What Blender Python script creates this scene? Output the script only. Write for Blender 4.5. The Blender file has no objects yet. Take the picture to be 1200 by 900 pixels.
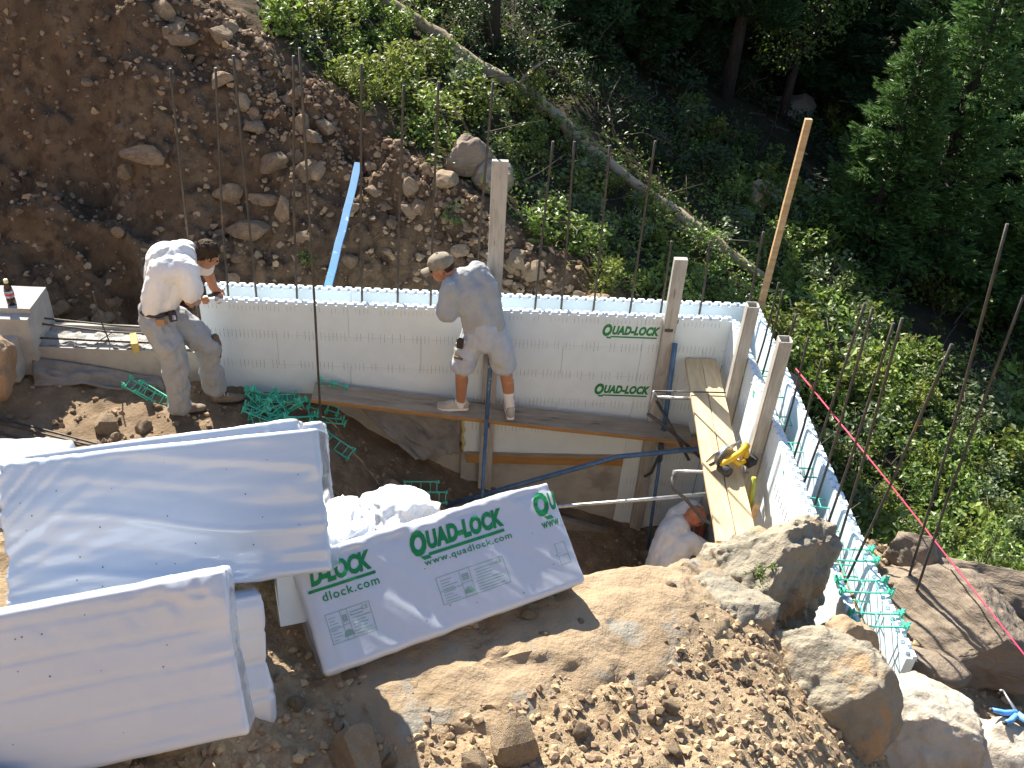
import bpy, bmesh, math, random
import numpy as np
from mathutils import Matrix, Vector
scn = bpy.context.scene
COL = scn.collection
random.seed(7)
RNG = np.random.default_rng(11)

# ---------------------------------------------------------------- camera, sky, sun, exposure
cam_d = bpy.data.cameras.new("camera")
cam_d.sensor_fit = 'HORIZONTAL'; cam_d.sensor_width = 36.0
cam_d.lens = 36.0 * 1122.5 / 1200.0
cam_d.clip_start = 0.05; cam_d.clip_end = 500
cam_o = bpy.data.objects.new("camera", cam_d); COL.objects.link(cam_o)
CR = Vector((0.99795619, -0.02290284, 0.05965656)); CU = Vector((-0.03507908, 0.583978, 0.81101119)); CF = Vector((0.05341258, 0.81144634, -0.58198105))
cam_o.matrix_world = Matrix(((CR.x, CU.x, -CF.x, -2.279), (CR.y, CU.y, -CF.y, -6.866), (CR.z, CU.z, -CF.z, 4.165), (0, 0, 0, 1)))
scn.camera = cam_o

SUN_EL = math.radians(37.0)
SUN_AZ = Vector((-0.42, 0.91)).normalized()          # horizontal direction towards the sun
sun_dir = Vector((SUN_AZ.x * math.cos(SUN_EL), SUN_AZ.y * math.cos(SUN_EL), math.sin(SUN_EL)))
world = bpy.data.worlds.new("World"); scn.world = world; world.use_nodes = True
wn = world.node_tree; bg = wn.nodes["Background"]
sky = wn.nodes.new("ShaderNodeTexSky"); sky.sky_type = 'NISHITA'; sky.sun_disc = False
sky.sun_elevation = SUN_EL; sky.sun_rotation = math.atan2(SUN_AZ.x, SUN_AZ.y)
sky.air_density = 1.0; sky.dust_density = 0.3; sky.ozone_density = 1.6
wn.links.new(sky.outputs[0], bg.inputs[0]); bg.inputs[1].default_value = 0.078
sun_d = bpy.data.lights.new("sun", 'SUN'); sun_d.energy = 5.0; sun_d.angle = math.radians(0.53); sun_d.color = (1.0, 0.93, 0.80)
sun_o = bpy.data.objects.new("sun", sun_d); COL.objects.link(sun_o)
sun_o.rotation_euler = (-sun_dir).to_track_quat('-Z', 'Y').to_euler()
scn.view_settings.view_transform = 'Standard'; scn.view_settings.look = 'None'
scn.view_settings.exposure = 1.5; scn.view_settings.gamma = 1.0

# ---------------------------------------------------------------- noise
def _hash(ix, iy, iz, seed):
    n = (ix.astype(np.int64) * 374761393 + iy.astype(np.int64) * 668265263 + iz.astype(np.int64) * 1274126177 + seed * 974634777) & 0xFFFFFFFF
    n = ((n ^ (n >> 13)) * 1103515245) & 0xFFFFFFFF
    n = (n ^ (n >> 16)) & 0xFFFFFFFF
    return n / 4294967295.0 * 2 - 1
def vnoise(p, seed=0):
    p = np.asarray(p, float); f = np.floor(p); i = f.astype(np.int64); u = p - f; u = u * u * (3 - 2 * u)
    x, y, z = i[:, 0], i[:, 1], i[:, 2]; r = 0
    for dx in (0, 1):
        wx = u[:, 0] if dx else 1 - u[:, 0]
        for dy in (0, 1):
            wy = u[:, 1] if dy else 1 - u[:, 1]
            for dz in (0, 1):
                wz = u[:, 2] if dz else 1 - u[:, 2]
                r = r + wx * wy * wz * _hash(x + dx, y + dy, z + dz, seed)
    return r
def fbm(p, octv=4, seed=0, gain=0.5):
    p = np.asarray(p, float); a, s, r = 1.0, 1.0, 0
    for k in range(octv):
        r = r + a * vnoise(p * s + 17.3 * k, seed + k); a *= gain; s *= 2.03
    return r
def n2(x, y, sc, octv=4, seed=0, gain=0.5):
    return fbm(np.stack([x * sc, y * sc, np.zeros_like(x)], 1), octv, seed, gain)
def sst(t): t = np.clip(t, 0, 1); return t * t * (3 - 2 * t)

# ---------------------------------------------------------------- mesh helpers
class MB:
    def __init__(self): self.v = []; self.f = []; self.n = 0; self.sm = []
    def add(self, V, F, smooth=False):
        V = np.asarray(V, float); self.v.append(V)
        for q in F: self.f.append(tuple(int(i) + self.n for i in q))
        self.sm += [smooth] * len(F); self.n += len(V)
    def box(self, c, s, R=None, taper=None):
        c = np.array(c, float); h = np.array(s, float) / 2
        V = np.array([[sx, sy, sz] for sz in (-1, 1) for sy in (-1, 1) for sx in (-1, 1)], float) * h
        if R is not None: V = V @ np.array(R).T
        self.add(V + c, [(0, 2, 3, 1), (4, 5, 7, 6), (0, 1, 5, 4), (2, 6, 7, 3), (0, 4, 6, 2), (1, 3, 7, 5)])
    def tube(self, P, r, n=8, caps=True, smooth=True):
        P = np.asarray(P, float); m = len(P); r = np.broadcast_to(np.asarray(r, float), (m,))
        T = np.gradient(P, axis=0); T /= np.linalg.norm(T, axis=1)[:, None] + 1e-12
        ref = np.array([0, 0, 1.0]) if abs(T[0][2]) < 0.9 else np.array([1.0, 0, 0])
        V = []
        for i in range(m):
            a = np.cross(T[i], ref); a /= np.linalg.norm(a) + 1e-12; b = np.cross(T[i], a); ref = np.cross(a, T[i])
            for k in range(n):
                t = 2 * math.pi * k / n; V.append(P[i] + r[i] * (math.cos(t) * a + math.sin(t) * b))
        F = [(i * n + k, i * n + (k + 1) % n, (i + 1) * n + (k + 1) % n, (i + 1) * n + k) for i in range(m - 1) for k in range(n)]
        self.add(V, F, smooth)
        if caps:
            b = self.n - m * n
            self.f.append(tuple(b + k for k in range(n))[::-1]); self.f.append(tuple(b + (m - 1) * n + k for k in range(n))); self.sm += [False, False]
    def ell(self, c, r, R=None, seg=12, ring=8):
        V = []; F = []
        for i in range(ring + 1):
            ph = math.pi * i / ring
            for k in range(seg):
                t = 2 * math.pi * k / seg; V.append((math.sin(ph) * math.cos(t), math.sin(ph) * math.sin(t), math.cos(ph)))
        V = np.array(V) * np.array(r)
        if R is not None: V = V @ np.array(R).T
        for i in range(ring):
            for k in range(seg):
                a, b, c_, d = i * seg + k, i * seg + (k + 1) % seg, (i + 1) * seg + (k + 1) % seg, (i + 1) * seg + k
                if i == 0: F.append((a, d, c_))
                elif i == ring - 1: F.append((a, d, b))
                else: F.append((a, d, c_, b))
        self.add(V + np.array(c, float), F, True)
    def caps(self, P, r):
        "chain of round-ended tapered limbs"
        P = np.asarray(P, float); r = np.broadcast_to(np.asarray(r, float), (len(P),))
        for i in range(len(P)): self.ell(P[i], (r[i],) * 3)
        Q = []; rr = []
        for i in range(len(P) - 1):
            for t in np.linspace(0, 1, 5)[(0 if i == 0 else 1):]: Q.append(P[i] * (1 - t) + P[i + 1] * t); rr.append(r[i] * (1 - t) + r[i + 1] * t)
        self.tube(Q, rr, 12)
    def arrays(self): return np.concatenate(self.v), self.f
    def build(self, name, m, parent=None, loc=None, smooth=None):
        V = np.concatenate(self.v).copy()
        off = np.array(loc if loc is not None else (0, 0, 0), float)
        if parent is not None: off = np.array(world_loc(parent))
        return mkobj(name, V - off, self.f, m, parent, loc=(None if parent is not None else off), sm=(self.sm if smooth is None else [smooth] * len(self.f)))
LOCS = {}
def world_loc(o):
    l = Vector(o.location)
    while o.parent: o = o.parent; l = l + Vector(o.location)
    return l
def mkmesh(name, V, F, m, sm=None):
    me = bpy.data.meshes.new(name); me.from_pydata([tuple(v) for v in np.asarray(V)], [], F); 
    if m is not None: me.materials.append(m)
    if sm is not None:
        me.polygons.foreach_set("use_smooth", np.array(sm, bool) if not isinstance(sm, bool) else np.full(len(F), sm))
    me.update(); return me
def fastmesh(name, V, F, m, smooth=False):
    "F: (n,k) index array, all faces of k corners"
    V = np.asarray(V, np.float32); F = np.asarray(F, np.int32); me = bpy.data.meshes.new(name)
    me.vertices.add(len(V)); me.vertices.foreach_set("co", V.ravel())
    k = F.shape[1]; me.loops.add(F.size); me.loops.foreach_set("vertex_index", F.ravel())
    me.polygons.add(len(F)); me.polygons.foreach_set("loop_start", np.arange(len(F), dtype=np.int32) * k)
    try: me.polygons.foreach_set("loop_total", np.full(len(F), k, np.int32))
    except Exception: pass
    me.polygons.foreach_set("use_smooth", np.full(len(F), smooth)); me.materials.append(m)
    me.update(calc_edges=True); me.validate(); return me
def link(name, me, parent=None, loc=None):
    o = bpy.data.objects.new(name, me); COL.objects.link(o)
    if parent is not None: o.parent = parent
    if loc is not None: o.location = tuple(loc)
    return o
def mkobj(name, V, F, m, parent=None, loc=None, sm=None):
    return link(name, mkmesh(name, V, F, m, sm), parent, loc)
def tag(o, label=None, cat=None, group=None, kind=None):
    if label: o["label"] = label
    if cat: o["category"] = cat
    if group: o["group"] = group
    if kind: o["kind"] = kind
    return o
def thing(name, label, cat, loc=(0, 0, 0), group=None):
    o = bpy.data.objects.new(name, None); COL.objects.link(o); o.location = loc; o.empty_display_size = 0.1
    return tag(o, label, cat, group)
def rotm(ax, a):
    return np.array(Matrix.Rotation(a, 3, ax))
def frame(x, z):
    "rotation whose columns are x, y, z from an x direction and an approximate z direction"
    x = np.array(x, float); x /= np.linalg.norm(x); z = np.array(z, float); z = z - x * (z @ x); z /= np.linalg.norm(z); y = np.cross(z, x)
    return np.stack([x, y, z], 1)
def beam(mb, a, b, w, t, up=(0, 0, 1)):
    a = np.array(a, float); b = np.array(b, float)
    mb.box((a + b) / 2, (np.linalg.norm(b - a), w, t), frame(b - a, up))

# ---------------------------------------------------------------- materials
def mat(name, c1, c2=None, scale=4.0, rough=0.8, bump=0.0, bscale=40.0, detail=6.0, c3=None, s3=0.8, w3=(0.55, 0.7), metal=0.0, stretch=None, rnd=0.0, spec=0.5, bdist=0.01, island=0.0, trans=0.0, coat=0.0, sss=0.0):
    m = bpy.data.materials.new(name); m.use_nodes = True; nt = m.node_tree; N = nt.nodes; L = nt.links
    b = N["Principled BSDF"]; b.inputs["Roughness"].default_value = rough; b.inputs["Metallic"].default_value = metal
    b.inputs["Specular IOR Level"].default_value = spec
    if coat: b.inputs["Coat Weight"].default_value = coat; b.inputs["Coat Roughness"].default_value = 0.12
    tc = N.new("ShaderNodeTexCoord"); vec = tc.outputs["Object"]
    if stretch:
        mp = N.new("ShaderNodeMapping"); mp.inputs["Scale"].default_value = stretch; L.new(vec, mp.inputs[0]); vec = mp.outputs[0]
    def noise(sc, det=detail, rg=0.6):
        n = N.new("ShaderNodeTexNoise"); n.inputs["Scale"].default_value = sc; n.inputs["Detail"].default_value = det; n.inputs["Roughness"].default_value = rg; L.new(vec, n.inputs["Vector"]); return n
    def mix(fac, a, bb, mode='MIX'):
        x = N.new("ShaderNodeMix"); x.data_type = 'RGBA'; x.blend_type = mode
        if isinstance(fac, float): x.inputs[0].default_value = fac
        else: L.new(fac, x.inputs[0])
        for s, k in ((a, 6), (bb, 7)):
            if isinstance(s, tuple): x.inputs[k].default_value = s + ((1,) if len(s) == 3 else ())
            else: L.new(s, x.inputs[k])
        return x.outputs[2]
    def ramp(src, a, bb):
        r = N.new("ShaderNodeMapRange"); r.inputs[1].default_value = a; r.inputs[2].default_value = bb; r.interpolation_type = 'SMOOTHSTEP'; L.new(src, r.inputs[0]); return r.outputs[0]
    col = c1
    if c2: col = mix(ramp(noise(scale).outputs[0], 0.36, 0.64), c1, c2)
    if c3: col = mix(ramp(noise(scale * s3, 5).outputs[0], *w3), col, c3)
    if rnd:
        oi = N.new("ShaderNodeObjectInfo"); hs = N.new("ShaderNodeHueSaturation"); hs.inputs["Color"].default_value = (1, 1, 1, 1)
        a = N.new("ShaderNodeMapRange"); a.inputs[3].default_value = 1 - rnd; a.inputs[4].default_value = 1 + rnd; L.new(oi.outputs["Random"], a.inputs[0]); L.new(a.outputs[0], hs.inputs["Value"])
        if isinstance(col, tuple): hs.inputs["Color"].default_value = col + (1,)
        else: L.new(col, hs.inputs["Color"])
        col = hs.outputs[0]
    if island:
        ge = N.new("ShaderNodeNewGeometry"); hs = N.new("ShaderNodeHueSaturation")
        a = N.new("ShaderNodeMapRange"); a.inputs[3].default_value = 1 - island; a.inputs[4].default_value = 1 + island; L.new(ge.outputs["Random Per Island"], a.inputs[0]); L.new(a.outputs[0], hs.inputs["Value"])
        a2 = N.new("ShaderNodeMapRange"); a2.inputs[3].default_value = 0.488; a2.inputs[4].default_value = 0.512; L.new(ge.outputs["Random Per Island"], a2.inputs[0]); L.new(a2.outputs[0], hs.inputs["Hue"])
        if isinstance(col, tuple): hs.inputs["Color"].default_value = col + (1,)
        else: L.new(col, hs.inputs["Color"])
        col = hs.outputs[0]
    if isinstance(col, tuple): b.inputs["Base Color"].default_value = col + (1,)
    else: L.new(col, b.inputs["Base Color"])
    if bump:
        bn = N.new("ShaderNodeBump"); bn.inputs["Strength"].default_value = bump; bn.inputs["Distance"].default_value = bdist; L.new(noise(bscale, 8, 0.65).outputs[0], bn.inputs["Height"]); L.new(bn.outputs[0], b.inputs["Normal"])
    if trans:
        tr = N.new("ShaderNodeBsdfTranslucent"); ms = N.new("ShaderNodeMixShader"); ms.inputs[0].default_value = trans
        if isinstance(col, tuple): tr.inputs[0].default_value = col + (1,)
        else:
            hs2 = N.new("ShaderNodeHueSaturation"); hs2.inputs["Value"].default_value = 1.5; hs2.inputs["Hue"].default_value = 0.485; L.new(col, hs2.inputs["Color"]); L.new(hs2.outputs[0], tr.inputs[0])
        L.new(b.outputs[0], ms.inputs[1]); L.new(tr.outputs[0], ms.inputs[2]); L.new(ms.outputs[0], N["Material Output"].inputs[0])
    return m
M = {}
M['foam'] = mat('white_foam', (.70, .79, .85), (.67, .76, .815), 6, .62, .12, 220, spec=.3, c3=(.72, .74, .73), s3=.35, w3=(.6, .8))
M['slot'] = mat('grey_slot', (.34, .36, .37), (.46, .48, .49), 9, .8)
M['film'] = mat('white_plastic_film', (.59, .62, .685), (.565, .595, .665), 3, .24, .22, 30, bdist=.003, spec=.8, coat=.5)
M['filmsky'] = mat('sky_tinted_plastic_film', (.50, .585, .70), (.53, .61, .715), 2, .2, .2, 30, bdist=.003, spec=.9, coat=.7)  # bluer copy of the white film, blue sky reflection put into its colour
M['filmthin'] = mat('crumpled_white_film', (.80, .81, .82), (.76, .77, .79), 5, .32, .35, 30, bdist=.006, spec=.6)
M['green_ink'] = mat('green_print', (.008, .20, .055), (.012, .24, .07), 12, .4)
M['pale_ink'] = mat('faded_green_print', (.22, .36, .29), None, 4, .5)
M['dot'] = mat('dark_hole', (.06, .065, .08), None, 4, .8)
M['rebar'] = mat('rebar_steel', (.05, .046, .042), (.085, .07, .056), 14, .62, .6, 160, metal=.25, c3=(.21, .13, .07), s3=.4, w3=(.6, .75), bdist=.003)
M['oldwood'] = mat('weathered_wood', (.45, .43, .395), (.33, .315, .285), 3, .85, .5, 12, stretch=(9, 9, 1.1), c3=(.17, .15, .13), s3=1.5, w3=(.62, .72))
M['newwood'] = mat('new_pine', (.58, .41, .23), (.46, .30, .155), 3, .6, .2, 14, stretch=(9, 9, 1.0), spec=.3)
M['plank'] = mat('pine_plank', (.62, .47, .29), (.52, .385, .225), 3, .65, .25, 14, stretch=(1.2, 10, 10), c3=(.36, .24, .13), s3=1.4, w3=(.62, .74), spec=.3)
M['planky'] = mat('pine_plank_lengthwise', (.60, .46, .285), (.52, .38, .22), 3, .65, .25, 14, stretch=(10, 1.2, 10), c3=(.40, .27, .15), s3=1.4, w3=(.62, .74), spec=.3)
M['plankdirty'] = mat('muddy_plank', (.40, .32, .235), (.30, .235, .17), 3, .8, .4, 14, stretch=(1.2, 8, 10), c3=(.15, .12, .095), s3=1.1, w3=(.58, .7))
M['plankedge'] = mat('orange_plank_edge', (.40, .22, .075), (.32, .17, .06), 4, .7, .2, 20, stretch=(1, 8, 8))
M['tie'] = mat('green_plastic', (.09, .60, .43), (.065, .52, .37), 8, .4, spec=.5)
M['concrete'] = mat('concrete', (.42, .41, .385), (.35, .34, .32), 5, .9, .5, 55, c3=(.25, .235, .21), s3=.5, w3=(.55, .75))
M['roughcrete'] = mat('rough_concrete_top', (.44, .425, .40), (.33, .32, .30), 14, .95, 1.0, 60, bdist=.02)
M['fabric'] = mat('grey_landscape_fabric', (.25, .24, .225), (.19, .18, .17), 5, .9, .5, 60, c3=(.17, .15, .12), s3=.7, w3=(.55, .75))
M['steel'] = mat('galvanised_steel', (.48, .50, .52), (.36, .38, .41), 14, .38, .2, 60, metal=.75, c3=(.20, .19, .18), s3=.6, w3=(.55, .7))
M['bluesteel'] = mat('scratched_blue_steel', (.055, .12, .23), (.09, .17, .28), 10, .5, .3, 60, metal=.2, c3=(.38, .44, .50), s3=2.2, w3=(.63, .70))
M['darksteel'] = mat('dark_steel', (.07, .07, .075), (.11, .10, .095), 14, .5, .2, 60, metal=.4)
M['blueboard'] = mat('bright_blue_paint', (.065, .25, .52), (.08, .29, .56), 8, .5, c3=(.34, .56, .74), s3=1.2, w3=(.6, .68))
M['yellow'] = mat('yellow_plastic', (.80, .47, .015), (.72, .41, .02), 12, .4, .1, 80)
M['black'] = mat('black_rubber', (.025, .025, .027), None, 4, .55)
M['pink'] = mat('pink_string', (.85, .06, .16), (.72, .04, .12), 60, .7)
M['yellowwood'] = mat('yellow_block', (.56, .42, .13), (.48, .34, .10), 8, .75, .2, 40)
M['paleyellow'] = mat('yellow_spray_foam', (.62, .56, .30), (.50, .45, .22), 14, .9, .6, 40, bdist=.02)
M['bark'] = mat('brown_bark', (.085, .065, .05), (.05, .04, .032), 6, .95, 1.0, 18, stretch=(4, 4, .8), bdist=.05)
M['logwood'] = mat('bare_grey_log', (.42, .33, .22), (.31, .24, .16), 3, .9, .8, 14, c3=(.16, .125, .09), s3=.9, w3=(.6, .75), bdist=.02)
M['leaf'] = mat('oak_leaf', (.105, .17, .028), (.14, .21, .04), 1.2, .45, trans=.3, island=.42, rnd=.25, spec=.5)
M['leaf_yel'] = mat('yellow_green_leaf', (.145, .20, .033), (.19, .225, .045), 1.2, .5, trans=.32, island=.4, rnd=.2, spec=.4)
M['leaf_grey'] = mat('grey_green_leaf', (.10, .15, .06), (.14, .185, .08), 1.2, .5, trans=.25, island=.4, rnd=.2, spec=.5)
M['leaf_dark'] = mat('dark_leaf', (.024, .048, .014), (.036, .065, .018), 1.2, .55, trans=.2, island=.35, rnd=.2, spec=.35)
M['leaf_red'] = mat('rusty_leaf', (.34, .13, .05), (.26, .11, .045), 1.2, .6, trans=.2, island=.35)
M['grassm'] = mat('dry_grass', (.20, .19, .06), (.10, .15, .03), 1.0, .6, trans=.25, island=.4)
M['needle_lit'] = mat('sunlit_conifer_needle', (.070, .146, .037), (.092, .178, .047), 1.0, .5, trans=.2, island=.4, rnd=.1, spec=.4)  # brighter copy of the conifer needle, sunlight put into the colour
M['needle'] = mat('conifer_needle', (.03, .072, .022), (.042, .095, .03), 1.0, .55, trans=.15, island=.35, rnd=.12, spec=.35)
M['twig'] = mat('grey_twig', (.12, .097, .075), (.08, .062, .048), 8, .9)
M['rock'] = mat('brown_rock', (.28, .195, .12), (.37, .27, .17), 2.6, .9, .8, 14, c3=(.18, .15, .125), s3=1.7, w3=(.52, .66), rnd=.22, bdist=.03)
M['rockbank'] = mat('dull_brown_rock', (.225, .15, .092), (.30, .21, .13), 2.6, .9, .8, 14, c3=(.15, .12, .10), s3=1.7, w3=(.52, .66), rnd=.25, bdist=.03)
M['rocktan'] = mat('tan_rock', (.37, .27, .17), (.30, .215, .13), 3.2, .92, 1.0, 12, c3=(.27, .245, .20), s3=1.3, w3=(.54, .66), rnd=.14, bdist=.03)
M['rockgrey'] = mat('lichen_grey_rock', (.32, .275, .205), (.215, .20, .16), 3.4, .92, 1.0, 13, c3=(.42, .27, .14), s3=.8, w3=(.52, .64), bdist=.04)
M['rockwhite'] = mat('pale_quartz_rock', (.52, .475, .40), (.40, .33, .245), 2.0, .85, .8, 11, c3=(.36, .28, .19), s3=1.3, w3=(.58, .72), bdist=.03)
M['rockbrown'] = mat('layered_brown_rock', (.255, .20, .145), (.19, .15, .115), 1.8, .9, .9, 10, stretch=(1.0, 1.0, 5.0), c3=(.36, .28, .19), s3=1.2, w3=(.6, .72), bdist=.03)
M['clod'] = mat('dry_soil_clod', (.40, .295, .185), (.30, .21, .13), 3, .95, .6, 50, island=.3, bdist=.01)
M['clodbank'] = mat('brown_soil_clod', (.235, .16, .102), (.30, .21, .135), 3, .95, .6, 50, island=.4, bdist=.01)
M['skin'] = mat('tanned_skin', (.46, .225, .13), (.42, .195, .11), 9, .5, .1, 60, spec=.4)
M['skinred'] = mat('sunburnt_skin', (.50, .19, .11), (.44, .15, .085), 9, .5, .1, 60, spec=.4)
M['hair'] = mat('brown_hair', (.035, .022, .014), (.06, .038, .022), 26, .8, .6, 60, spec=.2, stretch=(1, 1, .3), bdist=.02)
M['shirtw'] = mat('white_cotton', (.76, .75, .75), (.70, .69, .69), 5, .85, .25, 50, bdist=.006)
M['shirtg'] = mat('grey_cotton', (.36, .375, .39), (.315, .325, .335), 5, .9, .25, 50, bdist=.006, c3=(.31, .315, .32), s3=1.4, w3=(.6, .8))
M['jeans'] = mat('dusty_jeans', (.36, .37, .375), (.31, .325, .34), 4, .9, .35, 60, c3=(.33, .30, .245), s3=.7, w3=(.48, .72), bdist=.006)
M['shorts'] = mat('paint_stained_shorts', (.44, .46, .50), (.40, .42, .465), 4, .9, .3, 60, c3=(.42, .40, .31), s3=1.3, w3=(.55, .7), bdist=.006)
M['cap'] = mat('khaki_cap', (.27, .235, .18), (.21, .18, .135), 9, .9, .3, 90)
M['sock'] = mat('white_sock', (.78, .77, .76), None, 4, .9, .4, 120)
M['shoe'] = mat('tan_trainer', (.50, .45, .38), (.38, .33, .27), 14, .7, .3, 80)
M['boot'] = mat('dusty_boot', (.24, .19, .135), (.18, .14, .10), 10, .85, .3, 60)
M['kneepad'] = mat('brown_knee_patch', (.11, .08, .055), (.15, .11, .075), 10, .8)
M['leather'] = mat('dark_leather', (.03, .022, .018), None, 4, .5)
M['tanleather'] = mat('tan_leather', (.36, .20, .10), None, 4, .6)
M['redpatch'] = mat('red_cloth', (.35, .07, .05), None, 4, .8)
M['cola'] = mat('dark_cola', (.02, .01, .008), None, 4, .15)
M['label'] = mat('bottle_label', (.60, .62, .68), (.12, .14, .35), 30, .4)
M['redm'] = mat('red_label_band', (.5, .03, .03), None, 4, .4)
M['cream'] = mat('cream_cap', (.72, .66, .40), None, 4, .5)
M['eye'] = mat('dark_eye', (.02, .015, .012), None, 4, .2)
M['glovebl'] = mat('blue_grip', (.09, .30, .70), (.16, .40, .78), 12, .45, .2, 60)

# ---------------------------------------------------------------- ground form
def hill(x, y): return -1.2 - .42 * (x - .3) + .10 * y
def soften(x, y):
    "far terrain: the fall to the right eases off with distance"
    h = hill(np.clip(x, -14, 9), y); return h - .10 * np.clip(x - 9, 0, 60)
PX = [-12, -4.6, -4.2, -3.4, -3.0, -2.3, -1.6, -.5, .2]; PZ = [-.78, -.84, -.88, -1.12, -1.45, -1.88, -2.12, -2.44, -2.45]
MX = [-12, -4.2, -3.3, -2.85, -2.3, -1.7, -1.2, -.8, -.4, -.1, .3, 1.0, 2.0, 5, 14]; MZ = [1.7, 1.30, 1.10, .80, .79, .80, .72, .55, .26, .02, -.25, -.50, -1.05, -2.3, -5]
def bankz(x, y):
    rec = sst((-5.45 - x) / .5) * sst((y - 1.5) / .7)
    ye = y - .95 * rec
    ye = ye + .10 * n2(x, y, 1.1, 4, 91) + .05 * n2(x, y, 3.3, 3, 92)
    gul = .16 * np.exp(-((x + 2.9 + .25 * (y - 1)) / .35) ** 2)
    return -.56 + (.92 + .7 * rec) * (ye - 1.0) + .10 * np.sin(x * 2.1 + 1.0) * sst((y - .8) / 1.2) - gul
def ground(x, y, fine=True):
    x = np.asarray(x, float); y = np.asarray(y, float)
    P = np.interp(x, PX, PZ); Mz = np.interp(x, MX, MZ) + np.clip(-5.0 - y, 0, 9) * .8
    h = soften(x, y)
    st_ = np.interp(x, [-2.9, -2.0], [.8, 2.3]); t = sst((-y - st_) / (3.75 - st_ * .98 + .45 * (x < -2.9)))
    front = P * (1 - t) + Mz * t
    t2 = sst((-y - .9) / 1.5); out = h * (1 - t2) + Mz * t2
    wx = sst((x - .02) / .25); front = front * (1 - wx) + out * wx
    crest = h + .10 * np.exp(-((y - (1.0 - .613 * (x + 1.0))) / .5) ** 2)
    bk = bankz(x, y); k = .12
    back = np.minimum(bk, crest) - k * .25 * np.clip(1 - np.abs(bk - crest) / k, 0, 1) ** 2
    back = np.where(x < 1.0, back, h)
    wy = sst((y - .02) / .30); z = front * (1 - wy) + back * wy
    if fine:
        far = sst((np.hypot(x + 2, y) - 9) / 10)
        z = z + .035 * n2(x, y, 1.3, 5, 3) * (1 + 1.5 * sst((y - 1.0) / 1.5)) + far * .35 * n2(x, y, .22, 3, 5)
        bkm = sst((y - .55) / .4) * sst((1.0 - .613 * (x + 1.0) + .5 - y) / .5) * (x < .2)
        z = z - bkm * .24 * np.abs(n2(x + .7 * y, y, 1.7, 5, 61, .58)) + bkm * .07 * n2(x, y, 5, 4, 63)
        fgm = sst((-3.55 - y) / .5) * (1 - sst((x - .0) / .3))
        z = z + fgm * (.03 * np.abs(n2(x, y, 3.2, 4, 65, .55)) + .012 * np.abs(n2(x, y, 11, 3, 66, .6)))
        z = z + .022 * np.abs(n2(x, y, 5.5, 3, 9)) + .010 * n2(x, y, 17, 2, 21)
    return z
def gz(x, y): return float(ground(np.array([x]), np.array([y]))[0])

def axis(lo, dense, hi, g=1.16):
    a = []
    for (s, e, st) in dense: a += list(np.arange(s, e - 1e-6, st))
    st = dense[-1][2]; v = dense[-1][1]; a.append(v)
    while v < hi: st *= g; v += st; a.append(v)
    st = dense[0][2]; v = dense[0][0]; pre = []
    while v > lo: st *= g; v -= st; pre.append(v)
    return np.array(pre[::-1] + a)
gx = axis(-60, [(-7.4, -3.6, .04), (-3.6, .6, .028), (.6, 3.2, .05)], 90)
gy = axis(-14, [(-5.3, -2.6, .028), (-2.6, .3, .05), (.3, 4.4, .036)], 110)
X, Y = np.meshgrid(gx, gy); Zg = ground(X.ravel(), Y.ravel())
nx, ny = len(gx), len(gy)
idx = np.arange(nx * ny).reshape(ny, nx)
Fq = np.stack([idx[:-1, :-1].ravel(), idx[:-1, 1:].ravel(), idx[1:, 1:].ravel(), idx[1:, :-1].ravel()], 1)
def ground_material():
    m = bpy.data.materials.new("soil"); m.use_nodes = True; nt = m.node_tree; N = nt.nodes; L = nt.links; b = N["Principled BSDF"]; b.inputs["Roughness"].default_value = .95; b.inputs["Specular IOR Level"].default_value = .15
    tc = N.new("ShaderNodeTexCoord"); vec = tc.outputs["Object"]
    def noise(sc, det=7, rg=.62):
        n = N.new("ShaderNodeTexNoise"); n.inputs["Scale"].default_value = sc; n.inputs["Detail"].default_value = det; n.inputs["Roughness"].default_value = rg; L.new(vec, n.inputs["Vector"]); return n.outputs[0]
    def ramp(src, a, bb):
        r = N.new("ShaderNodeMapRange"); r.inputs[1].default_value = a; r.inputs[2].default_value = bb; r.interpolation_type = 'SMOOTHSTEP'; L.new(src, r.inputs[0]); return r.outputs[0]
    def mix(fac, a, bb):
        x = N.new("ShaderNodeMix"); x.data_type = 'RGBA'; L.new(fac, x.inputs[0])
        for s, k in ((a, 6), (bb, 7)):
            if isinstance(s, tuple): x.inputs[k].default_value = s + (1,)
            else: L.new(s, x.inputs[k])
        return x.outputs[2]
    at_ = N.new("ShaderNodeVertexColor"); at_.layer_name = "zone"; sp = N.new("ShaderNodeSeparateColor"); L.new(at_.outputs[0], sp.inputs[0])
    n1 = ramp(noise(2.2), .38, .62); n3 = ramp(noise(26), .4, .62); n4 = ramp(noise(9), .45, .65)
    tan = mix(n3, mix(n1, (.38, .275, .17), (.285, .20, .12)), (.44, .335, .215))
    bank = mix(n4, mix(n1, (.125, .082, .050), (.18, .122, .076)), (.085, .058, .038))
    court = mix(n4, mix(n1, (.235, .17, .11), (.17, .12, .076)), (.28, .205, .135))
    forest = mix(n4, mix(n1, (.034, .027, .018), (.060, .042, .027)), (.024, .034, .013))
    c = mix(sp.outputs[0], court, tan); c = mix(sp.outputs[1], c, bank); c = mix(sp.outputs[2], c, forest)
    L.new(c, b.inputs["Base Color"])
    bn = N.new("ShaderNodeBump"); bn.inputs["Strength"].default_value = .9; bn.inputs["Distance"].default_value = .03; L.new(noise(32, 8, .7), bn.inputs["Height"]); L.new(bn.outputs[0], b.inputs["Normal"])
    return m
M['soil'] = ground_material()
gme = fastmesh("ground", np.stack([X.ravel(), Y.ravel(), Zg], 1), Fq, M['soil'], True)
xa, ya = X.ravel(), Y.ravel(); nn = n2(xa, ya, 1.2, 4, 33)
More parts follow.
